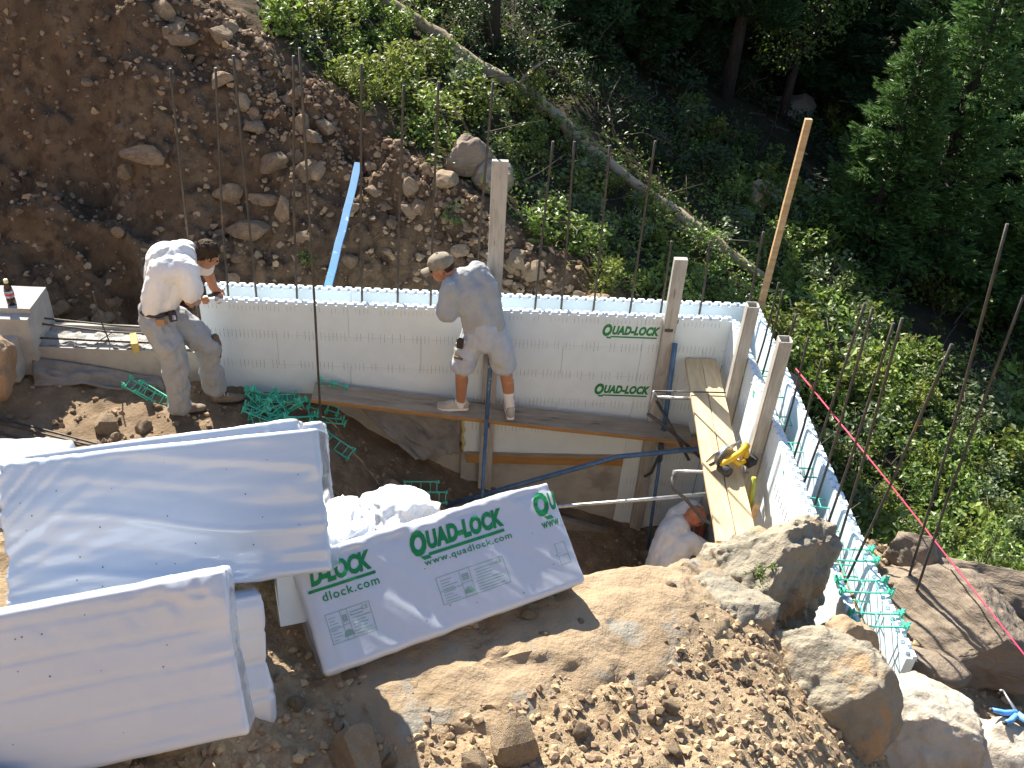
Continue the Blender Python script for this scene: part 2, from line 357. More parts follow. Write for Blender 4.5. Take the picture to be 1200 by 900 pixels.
crest_y = 1.0 - .613 * (xa + 1.0)
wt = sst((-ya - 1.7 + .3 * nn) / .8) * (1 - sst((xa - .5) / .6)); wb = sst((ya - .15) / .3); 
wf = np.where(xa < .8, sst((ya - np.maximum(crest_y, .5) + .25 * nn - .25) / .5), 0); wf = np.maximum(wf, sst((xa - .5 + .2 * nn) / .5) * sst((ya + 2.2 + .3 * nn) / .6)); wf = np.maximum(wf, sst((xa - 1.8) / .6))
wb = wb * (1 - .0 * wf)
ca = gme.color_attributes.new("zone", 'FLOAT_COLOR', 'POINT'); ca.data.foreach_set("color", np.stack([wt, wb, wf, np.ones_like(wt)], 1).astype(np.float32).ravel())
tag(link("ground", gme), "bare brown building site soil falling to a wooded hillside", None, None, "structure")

# ---------------------------------------------------------------- rocks
def ico(sub):
    bm = bmesh.new(); bmesh.ops.create_icosphere(bm, subdivisions=sub, radius=1.0)
    V = np.array([v.co[:] for v in bm.verts]); F = np.array([[v.index for v in f.verts] for f in bm.faces]); bm.free(); return V, F
ICO = {k: ico(k) for k in (1, 2, 3, 4, 5, 6)}
def rock_geo(seed, sub=3, cuts=9, lo=.55, hi=.9, rough=.07, fsc=1.6, aniso=(1, 1, 1), layers=0.0):
    V, F = ICO[sub]; V = V.copy(); r = np.random.default_rng(seed)
    for _ in range(cuts):
        n = r.normal(size=3); n /= np.linalg.norm(n); d = r.uniform(lo, hi)
        V -= np.maximum(V @ n - d, 0)[:, None] * n * .93
    U = V / (np.linalg.norm(V, axis=1)[:, None] + 1e-9)
    V = V + U * (fbm(V * fsc + seed * 3.1, 5, seed, .55) * rough)[:, None]
    V = V * np.array(aniso)
    if layers:
        q = np.round(V[:, 2] * 7 + .4 * vnoise(V * 1.5, seed)) / 7; V[:, :2] *= (1 + layers * np.sin(V[:, 2] * 23 + 3 * vnoise(V * 2, seed + 4)))[:, None]
    return V, F
ROCKS = [(rock_geo(100 + i, 3, 8 + i % 4, .45, .85, .07, 1.8)) for i in range(12)]
def rock_mesh(i, m): return fastmesh("rock", ROCKS[i][0], ROCKS[i][1], m, False)
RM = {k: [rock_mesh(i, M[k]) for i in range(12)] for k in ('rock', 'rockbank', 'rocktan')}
NR = 0
def rock(x, y, size, kind='rock', asp=(1, 1, .7), rz=None, label=None, group=None, sink=.3, z=None, tilt=.3, rnd=random):
    global NR; NR += 1
    o = bpy.data.objects.new("rock", RM[kind][rnd.randrange(12)]); COL.objects.link(o)
    s = size / 2; o.scale = (s * asp[0], s * asp[1], s * asp[2])
    o.rotation_euler = (rnd.uniform(-tilt, tilt), rnd.uniform(-tilt, tilt), rnd.uniform(0, 6.28) if rz is None else rz)
    zz = gz(x, y) if z is None else z
    o.location = (x, y, zz + s * asp[2] * (1 - 2 * sink))
    tag(o, label, "rock", group); return o
def boulder(name, label, c, half, rz, seed, m, sub=5, cuts=12, lo=.5, hi=.85, rough=.09, fsc=1.5, tilt=(0, 0), layers=0.0, jag=.065, cat="boulder"):
    V, F = rock_geo(seed, sub, cuts, lo, hi, rough, fsc, (1, 1, 1), layers)
    V = V * np.array(half)
    L_ = min(half)
    nrm = V / (np.linalg.norm(V, axis=1)[:, None] + 1e-9)
    V = V + nrm * ((np.minimum(np.abs(fbm(V * 3.2 + seed, 4, seed + 50, .55)), .5) - .3) * jag * 1.15 * L_ + fbm(V * 22 + seed, 3, seed + 70, .6) * .009)[:, None]
    R = rotm('Z', rz) @ rotm('X', tilt[0]) @ rotm('Y', tilt[1])
    o = link(name, fastmesh(name, V @ R.T, F, m, True), None, c)
    try:
        o.data.set_sharp_from_angle(angle=math.radians(38))
    except Exception: pass
    return tag(o, label, cat)

# foreground rock outcrop
boulder("rock_slab", "long tan rock slab in full sun below the printed white bundle", (-2.06, -4.16, .62), (1.30, .60, .25), math.radians(25), 5, M['rocktan'], 6, 10, .6, .9, .07, 1.3, (.0, .03), jag=.22)
boulder("boulder", "lichen grey boulder pressed against the near end of the foam wall", (-.44, -3.02, .05), (.46, .42, .52), .35, 23, M['rockgrey'], 6, 12, .55, .85, .12, 1.6, (.1, .1), jag=.16)
boulder("boulder", "low tan ledge of rock above the bent worker in the pit", (-1.05, -3.34, .22), (.62, .22, .24), .5, 31, M['rocktan'], 5, 10, .55, .85, .10, 1.7, (.1, .15), jag=.2)
boulder("boulder", "cracked grey and orange rock in the middle of the outcrop", (-.90, -3.62, .42), (.38, .30, .28), .3, 47, M['rockgrey'], 5, 12, .5, .85, .11, 1.6, (.1, .1), jag=.2)
boulder("boulder", "big rounded boulder with a smooth shaded brown flank", (-.60, -4.06, .14), (.42, .40, .58), .5, 53, M['rockgrey'], 6, 12, .6, .9, .09, 1.4, (.15, .2), jag=.10)
boulder("boulder", "small orange brown boulder wedged against the end of the wall", (-.20, -3.60, .13), (.19, .17, .22), .3, 61, M['rock'], 5, 9, .6, .9, .08, 1.5)
boulder("boulder", "bright pale boulder just below the end of the wall", (.11, -4.05, -.05), (.52, .36, .32), -.75, 67, M['rockwhite'], 6, 11, .55, .9, .07, 1.4, (0, .1))
pale_boulder = boulder("boulder", "pale tan boulder under the blue tool", (.45, -4.14, -.04), (.32, .28, .28), .2, 71, M['rockwhite'], 5, 10, .6, .9, .07, 1.4)
boulder("boulder", "huge layered brown rock right of the wall under the pink string", (.90, -3.12, -.34), (.56, .42, .36), -.62, 79, M['rockbrown'], 6, 9, .5, .85, .06, 1.3, (.18, .12), .02)
boulder("boulder", "rounded dark boulder touching the outside of the wall by the bushes", (.77, -2.42, -.34), (.24, .20, .26), .2, 83, M['rockbrown'], 5, 9, .6, .9, .07, 1.4)
boulder("boulder", "squat brown boulder in front of the rounded one beside the leaning bars", (.82, -2.62, -.40), (.24, .18, .22), .4, 89, M['rockbrown'], 5, 9, .6, .9, .07, 1.4)
boulder("boulder", "small brown rock between the wall and the squat boulder", (.58, -2.64, -.40), (.16, .15, .18), .1, 97, M['rockbrown'], 4, 9, .6, .9, .07, 1.4)
boulder("rock_slab", "flat brown stone slab lying beside the end of the wall", (.53, -3.33, -.29), (.22, .13, .07), -.5, 101, M['rockbrown'], 4, 8, .6, .9, .03, 1.4, cat="rock slab")
boulder("boulder", "long brown ledge behind the huge rock at the bush edge", (1.32, -2.55, -.50), (.60, .24, .24), -.25, 103, M['rockbrown'], 5, 9, .55, .9, .07, 1.4)
boulder("boulder", "brown boulder against the grey concrete block", (-6.02, -.50, -.42), (.22, .20, .30), .2, 107, M['rockbank'], 5, 9, .6, .9, .07, 1.4)
boulder("boulder", "big angular boulder on the crest of the dirt bank among bushes", (-2.30, 2.38, .34), (.28, .24, .28), .7, 109, M['rockbrown'], 5, 10, .55, .85, .07, 1.4, (.2, -.2))
boulder("boulder", "smaller grey boulder leaning on the big crest boulder", (-2.02, 2.22, .22), (.22, .2, .2), .2, 113, M['rockgrey'], 5, 9, .6, .9, .07, 1.4)
# distinct bank rocks
for (lab, x, y, s, asp, rz) in [
    ("long curved reddish rock half buried at mid height in the shaded bank", -4.38, 1.58, .46, (1.15, .55, .5), -.25),
    ("upright rounded rock right of the long curved rock in the bank", -4.05, 1.70, .30, (.7, .6, 1.0), 0),
    ("angular block above and left of the curved rock in the bank", -4.62, 1.95, .34, (1.0, .7, .7), .4),
    ("squarish rock right of the wedge shaped rock in the bank", -3.86, 2.02, .34, (.9, .7, .8), .3),
    ("broken slab below the wedge shaped rock in the bank", -4.28, 1.84, .30, (1.2, .6, .5), -.2),
    ("wedge shaped pale rock above the curved rock in the bank", -4.18, 2.10, .42, (1.0, .5, .55), .9),
    ("dark flat rock left of the curved rock in the bank", -4.68, 1.68, .30, (1.0, .6, .5), .6),
    ("brown block low in the bank right of the curved rock", -3.85, 1.46, .28, (1.2, .5, .5), .2),
    ("brown rock showing just above the bent worker's head", -4.50, 1.16, .22, (.8, .7, .9), 0),
    ("rock near the foot of the bank behind the bent worker", -5.02, .98, .26, (1.1, .7, .8), .3),
    ("flat tan rock behind the bent worker's back near the foot of the bank", -5.28, .86, .30, (1.2, .7, .5), .1),
    ("long overhanging rock high in the left of the bank", -5.4, 2.05, .42, (1.3, .5, .5), 0),
    ("pale angular rock at the top left edge of the bank", -5.55, 3.15, .30, (1, .7, .6), .5),
    ("light topped flat rock on the sunlit nose of the bank", -5.2, 2.95, .34, (1.2, .7, .45), .4)]:
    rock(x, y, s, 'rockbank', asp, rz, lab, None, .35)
for (lab, x, y, s, kind) in [
    ("pale rock in front of the bent worker on the lit soil", -5.12, -.70, .26, 'rocktan'), ("tan rock right of the pale rock on the lit soil", -4.83, -.72, .18, 'rocktan'),
    ("flat brown stone between the two pale rocks near the bars", -5.0, -.85, .13, 'rock'),
    ("brown rock half hidden under the green ties", -3.78, -.62, .24, 'rock'), ("rounded brown rock in the shaded pit beside the green ladder tie", -2.85, -.72, .34, 'rock'),
    ("tan block beside the lower right corner of the printed bundle", -1.46, -3.62, .20, 'rocktan'), ("pinkish block leaning on the tan ledge", -1.33, -3.58, .20, 'rock'), ("small round stone in front of the pinkish block", -1.24, -3.74, .13, 'rocktan'),
    ("tall pointed tan rock at the bottom edge of the foreground", -2.02, -4.66, .26, 'rocktan'), ("flat pale rock left of the pointed rock at the bottom edge", -2.62, -4.72, .30, 'rocktan'),
    ("pale round rock at the bottom edge under the lower bundle", -3.28, -4.80, .34, 'rocktan'), ("small red stone on the tan slab", -1.88, -4.12, .08, 'rock'),
    ("white stone at the bottom edge beside the pointed rock", -2.18, -4.76, .14, 'rocktan')]:
    rock(x, y, s, kind, (1, .8, .75), None, lab, None, .25)
rr = random.Random(5)
def scatter(n, fn, kind, smin, smax, label, group, pw=2.5, by=None):
    k = 0; t = 0
    while k < n and t < 20000:
        t += 1; p = fn()
        if p is None: continue
        s = smin + (smax - smin) * rr.random() ** pw
        rock(p[0], p[1], s, kind, (rr.uniform(.8, 1.2), rr.uniform(.6, 1), rr.uniform(.5, .9)), None, label if by is None else by(p[0], p[1], s), group, rr.uniform(.15, .4), rnd=rr, tilt=.5); k += 1
def cy(x): return 1.0 - .613 * (x + 1.0)
def p_crest():
    x = rr.uniform(-6.0, -.9); c = cy(x); y = c + rr.gauss(-.35, .30)
    return (x, y) if .75 < y < c + .35 else None
def p_bank():
    x = rr.uniform(-6.8, -1.2); y = rr.uniform(.75, 3.3); return (x, y) if y < cy(x) - .3 else None
def p_base():
    return (rr.uniform(-6.9, -4.3), .55 + abs(rr.gauss(0, .28)))
def p_toe():
    x = rr.uniform(-2.2, -.5); return (x, max(.5, cy(x) - abs(rr.gauss(0, .4))))
def by_crest(x, y, s):
    return ("big" if s > .2 else "mid sized" if s > .13 else "small") + " brown rock on the crest of the dirt bank, " + ("near its top left end" if x < -4.7 else "above the bent worker's bars" if x < -3.6 else "above the leaning blue board" if x < -2.7 else "beside the crest boulder" if x < -1.8 else "behind the tall weathered post")
def p_top():
    x = rr.uniform(-6.0, -3.9); c = cy(x); y = c + rr.gauss(-.45, .30)
    return (x, y) if 2.2 < y < c + .3 else None
scatter(62, p_crest, 'rock', .09, .32, "", "rocks along the crest of the bank", 2.2, by_crest)
scatter(30, p_top, 'rock', .10, .34, "", "rocks along the crest of the bank", 1.8, by_crest)
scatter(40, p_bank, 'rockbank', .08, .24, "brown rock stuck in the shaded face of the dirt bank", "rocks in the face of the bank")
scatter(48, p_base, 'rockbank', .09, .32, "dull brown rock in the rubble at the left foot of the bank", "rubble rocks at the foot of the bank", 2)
scatter(26, p_toe, 'rocktan', .10, .32, "tan rock in the low right end of the dirt bank behind the foam wall", "tan rocks at the right end of the bank", 1.6)
def p_out():
    return (rr.uniform(.42, 1.5), rr.uniform(-3.9, -2.2))
scatter(18, p_out, 'rock', .08, .18, "small brown rock in the rubble outside the near end of the wall", "rubble outside the wall")
def p_fg():
    x = rr.uniform(-3.0, -.75); y = rr.uniform(-4.95, -3.7); return (x, y)
scatter(32, p_fg, 'rocktan', .045, .11, "small tan stone on the sunlit foreground soil", "stones on the foreground soil", 2)
def p_court():
    return (rr.uniform(-6.0, -4.2), rr.uniform(-1.0, -.35))
scatter(14, p_court, 'rock', .05, .12, "small stone on the lit soil left of the bent worker's feet", "stones on the lit soil by the worker")

def pebbles(name, label, pts, sizes, m, seed, sub=1):
    V0, F0 = ICO[sub]; r = np.random.default_rng(seed); n = len(pts); var = []
    for i in range(10):
        V = V0.copy()
        for _ in range(5):
            d = r.normal(size=3); d /= np.linalg.norm(d); V -= np.maximum(V @ d - r.uniform(.4, .8), 0)[:, None] * d
        V += .16 * r.normal(size=V.shape); var.append(V)
    AV = []; AF = []
    for i in range(n):
        a = r.uniform(0, 6.28); s = sizes[i] / 2; c_, s_ = math.cos(a), math.sin(a)
        V = var[i % 10] * np.array([1, r.uniform(.6, 1), r.uniform(.5, .9)]) * s
        V = V @ np.array([[c_, s_, 0], [-s_, c_, 0], [0, 0, 1]]); AV.append(V + pts[i]); AF.append(F0 + i * len(V0))
    return tag(link(name, fastmesh(name, np.concatenate(AV), np.concatenate(AF), m, False)), label, "rubble", None, "stuff")
def pts_on_ground(x, y, sizes, up=.12):
    return np.stack([x, y, ground(x, y) + sizes * up], 1)
R2 = np.random.default_rng(4)
n = 17000; x = R2.uniform(-3.4, -.15, n); y = R2.uniform(-5.2, -3.1, n)
den = .55 + .6 * n2(x, y, 1.6, 3, 77) + .35 * sst((x + 2.2) / 1.2); keep = R2.random(n) < den; x = x[keep]; y = y[keep]
s = .006 + .050 * R2.random(len(x)) ** 5.0
pebbles("soil_rubble", "dry tan clods and gravel over the foreground soil", pts_on_ground(x, y, s), s, M['clod'], 1)
n = 7500; x = R2.uniform(-7.2, -.6, n); c = 1.0 - .613 * (x + 1); y = np.where(R2.random(n) < .55, c - np.abs(R2.normal(0, .45, n)) + .12, R2.uniform(.55, 3.6, n)); keep = (y > .5) & (y < c + .35); x = x[keep]; y = y[keep]
s = .016 + .095 * R2.random(len(x)) ** 3.0
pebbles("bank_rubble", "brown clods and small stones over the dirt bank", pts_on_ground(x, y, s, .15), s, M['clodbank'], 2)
n = 2600; x = R2.uniform(-7, .9, n); y = R2.uniform(-2.4, -.05, n); keep = ~((x > -.05) & (x < .32)); x = x[keep]; y = y[keep]; s = .010 + .055 * R2.random(len(x)) ** 3
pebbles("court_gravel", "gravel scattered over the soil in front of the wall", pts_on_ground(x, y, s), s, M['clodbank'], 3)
n = 900; x = R2.uniform(.36, 1.7, n); y = R2.uniform(-4.3, -2.0, n); s = .015 + .07 * R2.random(n) ** 3
pebbles("outer_gravel", "gravel and clods outside the near end of the wall", pts_on_ground(x, y, s), s, M['clod'], 6)

# ---------------------------------------------------------------- foam form walls
T = 0.057; W = 0.295
def panel_mesh(name, length, h, rim, seed):
    "foam panel along +x from 0 to length, thickness T along +y from 0, top at z = 0, interlocking nubs on the rim"
    mb = MB(); g = .0012; top = -.026 if rim else -.0012
    mb.box((length / 2, T / 2, (top - h) / 2), (length - 2 * g, T, h + top))
    if rim:
        n = max(1, int(round(length / .082))); st = length / n
        for i in range(n):
            for row in (0, 1):
                cx = (i + (.28 if row == 0 else .72)) * st; yy = T * (.27 if row == 0 else .73)
                w = st * .36
                V = []
                for (zz, k) in ((-.0265, 1.0), (-.014, 1.0), (-.006, .8)):
                    for (sx, sy) in ((-1, -1), (1, -1), (1, 1), (-1, 1)): V.append((cx + sx * w * k, yy + sy * T * .235 * k, zz))
                F = [(0, 1, 5, 4), (1, 2, 6, 5), (2, 3, 7, 6), (3, 0, 4, 7), (4, 5, 9, 8), (5, 6, 10, 9), (6, 7, 11, 10), (7, 4, 8, 11), (8, 9, 10, 11)]
                mb.add(V, F)
    V, F = mb.arrays(); return mkmesh(name, V, F, M['foam'])
PM = {}
def panel(parent, x0, x1, k, origin, rot):
    "one course-high panel; k is the course (0 at the top)"
    key = (round(x1 - x0, 3), k == 0)
    if key not in PM: PM[key] = panel_mesh("foam_panel", x1 - x0, .331 if k == 0 else .305, k == 0, 1)
    o = link("foam_panel", PM[key], parent)
    z = 0 if k == 0 else -.331 - .305 * (k - 1)
    R = Matrix.Rotation(rot, 3, 'Z'); o.location = Vector(origin) + R @ Vector((x0, 0, z)); o.rotation_euler = (0, 0, rot)
    return o
def courses(parent, a, b, bottoms, origin, rot, L_=1.22):
    "bottoms: list of (x_from, x_to, number of courses)"
    for (s, e, n) in bottoms:
        for k in range(n):
            off = 0 if k % 2 == 0 else .61
            edges = [s] + [v for v in np.arange(math.floor(s / L_) * L_ - off, e, L_) if s + .15 < v < e - .15] + [e]
            for i in range(len(edges) - 1): panel(parent, float(edges[i]), float(edges[i + 1]), k, origin, rot)
def slots(parent, a, b, rows, fn, seed, step=.0335):
    mb = MB(); r = random.Random(seed)
    for (k, s, e) in rows:
        x = s + .04
        while x < e - .03:
            if r.random() > .12:
                if k < 0: z0, z1 = -.045 - r.random() * .012, -.085 - r.random() * .02
                else:
                    z = -.331 - .305 * k; z0, z1 = z + .035 + r.random() * .012, z - .03 - r.random() * .02
                fn(mb, x, z0, z1, .0016 + .0012 * r.random())
            x += step * (1 if r.random() > .04 else 2.2)
    o = mb.build("tie_slot_marks", M['slot'], parent); tag(o, None, None, None, "stuff"); return o

lw = thing("foam_form_wall", "long white foam form wall with green printed logos, court side panels", "foam wall", (-4.46, 0, 0))
courses(lw, 0, 0, [(0, 2.22, 3), (2.22, 3.73, 5), (3.73, 4.457, 8)], (0, 0, 0), 0)
slots(lw, 0, 0, [(-1, -4.46, -.06)] + [(k, -4.46, -.06) for k in (0, 1)] + [(2, -2.2, -.06), (3, -2.2, -.06)] + [(k, -.7, -.06) for k in (4, 5, 6)], lambda mb, x, z0, z1, w: mb.box((x, .0005, (z0 + z1) / 2), (w * 1.3, .004, abs(z1 - z0))), 2)
mb = MB(); r_ = random.Random(3)
P_ = []
for i in range(13): P_.append((-2.243 + r_.uniform(-.012, .012), .015, -.95 - .05 * i))
mb.tube(P_, [.018 + .012 * r_.random() for _ in P_], 7); mb.build("foam_bead", M['paleyellow'], lw)
lb = thing("foam_form_wall", "back row of the long foam wall, seen behind the vertical bars", "foam wall", (-4.46, W, 0))
courses(lb, 0, 0, [(0, 4.755, 2)], (0, -T, 0), 0)
rw = thing("foam_form_wall", "sunlit inner panels of the short foam wall coming toward the camera", "foam wall", (0, 0, 0))
courses(rw, 0, 0, [(0, 2.2, 7), (2.2, 3.75, 4)], (0, 0, 0), -math.pi / 2)
ro = thing("foam_form_wall", "outer panels of the short foam wall with thin bar shadows", "foam wall", (W, 0, 0))
courses(ro, 0, 0, [(-.235, 3.5, 3)], (-0, 0, 0), -math.pi / 2)
# a quarter turn sends local +y to +x: keep the inner faces at x = 0 and the outer faces at x = W
for o in list(ro.children): o.location.x -= T
slots(rw, 0, 0, [(0, .1, 2.6), (1, .1, 2.2)], lambda mb, x, z0, z1, w: mb.box((-.0005, -x, (z0 + z1) / 2), (.004, w, abs(z1 - z0))), 5, .06)
mb = MB(); r_ = random.Random(8)
for y in (-2.56, -2.62, -2.86, -2.91, -3.12, -3.17, -3.38, -3.42): mb.box((W - T - .001, y, -.20), (.004, .0030, .26 + .05 * r_.random()))
mb.build("ink_line", M['slot'], ro)

# ---------------------------------------------------------------- lettering
def text_geo(body, size=1.0, offset=0.0, shear=0.0, space=1.0):
    cu = bpy.data.curves.new("txt", 'FONT'); cu.body = body; cu.size = size; cu.offset = offset; cu.shear = shear; cu.space_character = space; cu.resolution_u = 3
    o = bpy.data.objects.new("txt", cu); COL.objects.link(o); bpy.context.view_layer.update()
    dg = bpy.context.evaluated_depsgraph_get(); me = bpy.data.meshes.new_from_object(o.evaluated_get(dg))
    bm = bmesh.new(); bm.from_mesh(me); bmesh.ops.triangulate(bm, faces=bm.faces[:])
    V = np.array([v.co[:2] for v in bm.verts]); F = [tuple(v.index for v in f.verts) for f in bm.faces]; bm.free()
    bpy.data.objects.remove(o); bpy.data.curves.remove(cu); bpy.data.meshes.remove(me)
    return V, F
class Flat:
    def __init__(self): self.V = []; self.F = []; self.n = 0
    def add(self, V, F): self.V.append(np.asarray(V, float)); self.F += [tuple(i + self.n for i in f) for f in F]; self.n += len(V)
    def text(self, body, x, y, h, width=None, **k):
        V, F = text_geo(body, **k); lo, hi = V.min(0), V.max(0); V = V - lo
        sy = h / (hi[1] - lo[1]); sx = sy if width is None else width / (hi[0] - lo[0]); self.add(V * np.array([sx, sy]) + np.array([x, y]), F)
    def rect(self, x, y, w, h, nx=1):
        V = []; F = []
        for i in range(nx + 1): V += [(x + w * i / nx, y), (x + w * i / nx, y + h)]
        for i in range(nx): F.append((2 * i, 2 * i + 2, 2 * i + 3, 2 * i + 1))
        self.add(V, F)
    def frame(self, x, y, w, h, t):
        self.rect(x, y, w, t, 6); self.rect(x, y + h - t, w, t, 6); self.rect(x, y, t, h); self.rect(x + w - t, y, t, h)
    def arr(self): return np.concatenate(self.V), self.F
def big_q(fl, x, y, h, w):
    fl.text("O", x, y - h * .06, h * 1.16, w, offset=.062, shear=.22)
    a, b = x + w * .40, y - h * .075
    fl.add([(a, b), (a + w * .16, b - h * .18), (a + w * .62, b - h * .18), (a + w * .50, b - h * .02)], [(0, 1, 2, 3)])
def logo(fl, x, y, w):
    "the maker's mark, w wide: a tall Q, slanted heavy letters and an underline"
    h = w * .215
    big_q(fl, x, y, h, w * .165)
    fl.text("UAD-LOCK", x + w * .168, y + h * .10, h * .86, w * .815, offset=.062, shear=.22, space=1.06)
    fl.rect(x + w * .15, y - h * .15, w * .80, h * .14, 10)
fl = Flat(); logo(fl, 0, 0, .50); V, F = fl.arr()
for (x, z) in ((-1.09, -.215), (-1.09, -.835)):
    R_ = np.stack([V[:, 0] + x, np.full(len(V), -.0015), V[:, 1] + z], 1); mkobj("printed_logo", R_ - np.array(lw.location), F, M['green_ink'], lw)

# ---------------------------------------------------------------- concrete
ct = thing("concrete_stub_wall", "low grey concrete wall with a lit rough top left of the bent worker", "concrete wall", (-5.2, .15, -.9))
mb = MB(); mb.box((-5.20, .15, -.98), (1.46, .30, .87)); mb.build("wall_body", M['concrete'], ct)
gx_ = np.linspace(-5.91, -4.485, 60); gy_ = np.linspace(.012, .288, 14); A, B_ = np.meshgrid(gx_, gy_)
zt = -.542 + .018 * fbm(np.stack([A.ravel() * 18, B_.ravel() * 18, 0 * A.ravel()], 1), 4, 8)
ii = np.arange(A.size).reshape(A.shape); Fq2 = np.stack([ii[:-1, :-1].ravel(), ii[:-1, 1:].ravel(), ii[1:, 1:].ravel(), ii[1:, :-1].ravel()], 1)
link("rough_top", fastmesh("rough_top", np.stack([A.ravel(), B_.ravel(), zt], 1) - np.array(ct.location), Fq2, M['roughcrete'], True), ct)
mb = MB(); mb.box((-5.2, .306, -.545), (1.44, .035, .09)); mb.build("form_strip", M['concrete'], ct)
cb = thing("concrete_pier", "stepped grey concrete block carrying the soda bottle", "concrete block", (-6.4, .2, -.9))
mb = MB(); mb.box((-6.45, .17, -.62), (1.17, .46, .76)); b_ = mb.build("block_body", M['concrete'], cb)
mb = MB(); mb.box((-6.45, .215, -.222), (1.165, .36, .06)); mb.build("raised_top", M['concrete'], cb)
mb = MB(); mb.box((-6.53, -.14, -.58), (1.10, .17, .36)); mb.build("lower_ledge", M['concrete'], cb)
cf = thing("concrete_footing", "dark grey concrete footing under the long foam wall in the pit", "concrete footing", (-1.5, .1, -1.9))
mb = MB(); mb.box((-1.49, .16, -2.06), (1.52, .30, 1.0)); mb.build("footing_body", M['concrete'], cf)
mb = MB(); mb.box((-3.36, .19, -1.55), (2.22, .28, 1.2)); mb.build("step", M['concrete'], cf)

def sheet(name, label, cat, m, P, nu, nv, amp, seed, wr=7.0, thick=0.0):
    "cloth between bilinear corners P[0..3] (tl,tr,br,bl) with creases"
    u, v = np.meshgrid(np.linspace(0, 1, nu), np.linspace(0, 1, nv)); u = u.ravel(); v = v.ravel(); P = np.array(P, float)
    X_ = (1 - v)[:, None] * ((1 - u)[:, None] * P[0] + u[:, None] * P[1]) + v[:, None] * ((1 - u)[:, None] * P[3] + u[:, None] * P[2])
    nrm = np.cross(P[1] - P[0], P[3] - P[0]); nrm /= np.linalg.norm(nrm)
    d = amp * (1 - np.abs(fbm(np.stack([u * wr, v * wr * .7, 0 * u + seed], 1), 4, seed))) + amp * .5 * fbm(np.stack([u * 2.4, v * 2.4, 0 * u], 1), 3, seed + 9)
    X_ = X_ + nrm * d[:, None] + np.array([0, 0, 1]) * (.03 * fbm(np.stack([u * 5, v * 2, 0 * u], 1), 3, seed + 2) * (v > .5))[:, None]
    i_ = np.arange(nu * nv).reshape(nv, nu); F_ = np.stack([i_[:-1, :-1].ravel(), i_[:-1, 1:].ravel(), i_[1:, 1:].ravel(), i_[1:, :-1].ravel()], 1)
    c = P.mean(0); o = link(name, fastmesh(name, X_ - c, F_, m, True), None, c); so = o.modifiers.new("thickness", 'SOLIDIFY'); so.thickness = .004
    return tag(o, label, cat)
sheet("fabric_sheet", "grey fabric sheet hanging below the long plank in the pit", "fabric sheet", M['fabric'], [(-3.30, -.06, -.90), (-2.25, -.05, -.95), (-2.28, -.12, -1.48), (-2.66, -.22, -1.50)], 50, 34, .05, 3, 5)
sheet("fabric_sheet", "grey fabric sheet crumpled along the foot of the concrete stub wall", "fabric sheet", M['fabric'], [(-5.92, -.03, -.62), (-4.88, -.02, -.80), (-4.80, -.16, -.86), (-5.88, -.22, -.76)], 60, 16, .035, 13, 6)

# ---------------------------------------------------------------- steel bars
def bar(name, P, r, label, group=None, cat="steel bar", n=7):
    P = np.array(P, float); Q = []
    for i in range(len(P) - 1):
        for t in np.linspace(0, 1, 7)[(0 if i == 0 else 1):]: Q.append(P[i] * (1 - t) + P[i + 1] * t)
    c = P[0]; mb = MB(); mb.tube(np.array(Q) , r, n)
    # rolled ribs along the bar
    L_ = np.linalg.norm(P[-1] - P[0]); k = int(L_ / .035)
    o = mb.build(name, M['rebar'], None, c); return tag(o, label, cat, group)
G = "upright steel bars rising from the long foam wall"
rl = [(-4.454, .15, 1.84, -.10), (-4.129, .15, 1.86, -.16), (-3.997, .15, 1.95, -.03), (-3.564, .15, 1.975, -.15), (-3.082, .15, 1.94, -.07), (-2.775, .15, 1.80, -.08), (-2.519, .15, 1.845, -.05), (-2.119, .15, 1.865, -.08),
      (-1.641, .15, 1.432, -.035), (-1.478, .15, 1.44, .045), (-1.2, .15, 1.42, .045), (-.857, .15, 1.47, .01), (-.597, .15, .625, .02), (-.274, .15, .64, .04), (.144, .15, .745, .03)]
pos = ["first", "second", "third", "fourth", "fifth", "sixth", "seventh", "eighth", "ninth", "tenth", "eleventh", "twelfth", "thirteenth", "fourteenth", "last"]
for i, (x, y, zt_, dx) in enumerate(rl):
    bar("steel_bar", [(x + dx, y, -.9), (x + dx * .6, y + .012, zt_ * .35), (x, y + random.uniform(-.02, .02), zt_)], .0098, f"thin steel bar standing in the long foam wall, {pos[i]} from the left", G)
G2 = "leaning steel bars rising from the short foam wall"
fan = [((.15, -.382, -.5), (.165, -.40, .59)), ((.15, -.573, -.5), (.149, -.573, .621)), ((.15, -.80, -.5), (.20, -.82, .56)), ((.15, -1.306, -.5), (.135, -1.29, .66)), ((.15, -1.58, -.5), (.147, -1.57, .66)), ((.15, -1.843, -.5), (.177, -1.86, 1.28)),
       ((.15, -2.126, -.545), (.105, -2.12, 1.40)), ((.15, -2.363, -.5), (.135, -2.35, 1.44)), ((.15, -2.60, -.5), (.06, -2.56, 1.60)), ((.14, -2.79, -.5), (.235, -2.80, 1.60))]
for i, (a, b) in enumerate(fan):
    a = np.array(a); b = np.array(b)
    bar("steel_bar", [a, (a + b) / 2 + np.array([.012, 0, 0]), b], .0085, f"rusty steel bar standing in the short foam wall, {pos[i]} from the corner post", G2)
bar("steel_bar", [(.628, -2.728, -.62), (.50, -2.70, .9), (.40, -2.60, 2.19)], .0082, "tall ribbed steel bar rising outside the short wall, the taller of two that cross", G2)
bar("steel_bar", [(.623, -2.848, -.62), (.56, -2.80, .6), (.50, -2.80, 1.90)], .0082, "tall ribbed steel bar rising outside the short wall, the shorter of two that cross", G2)
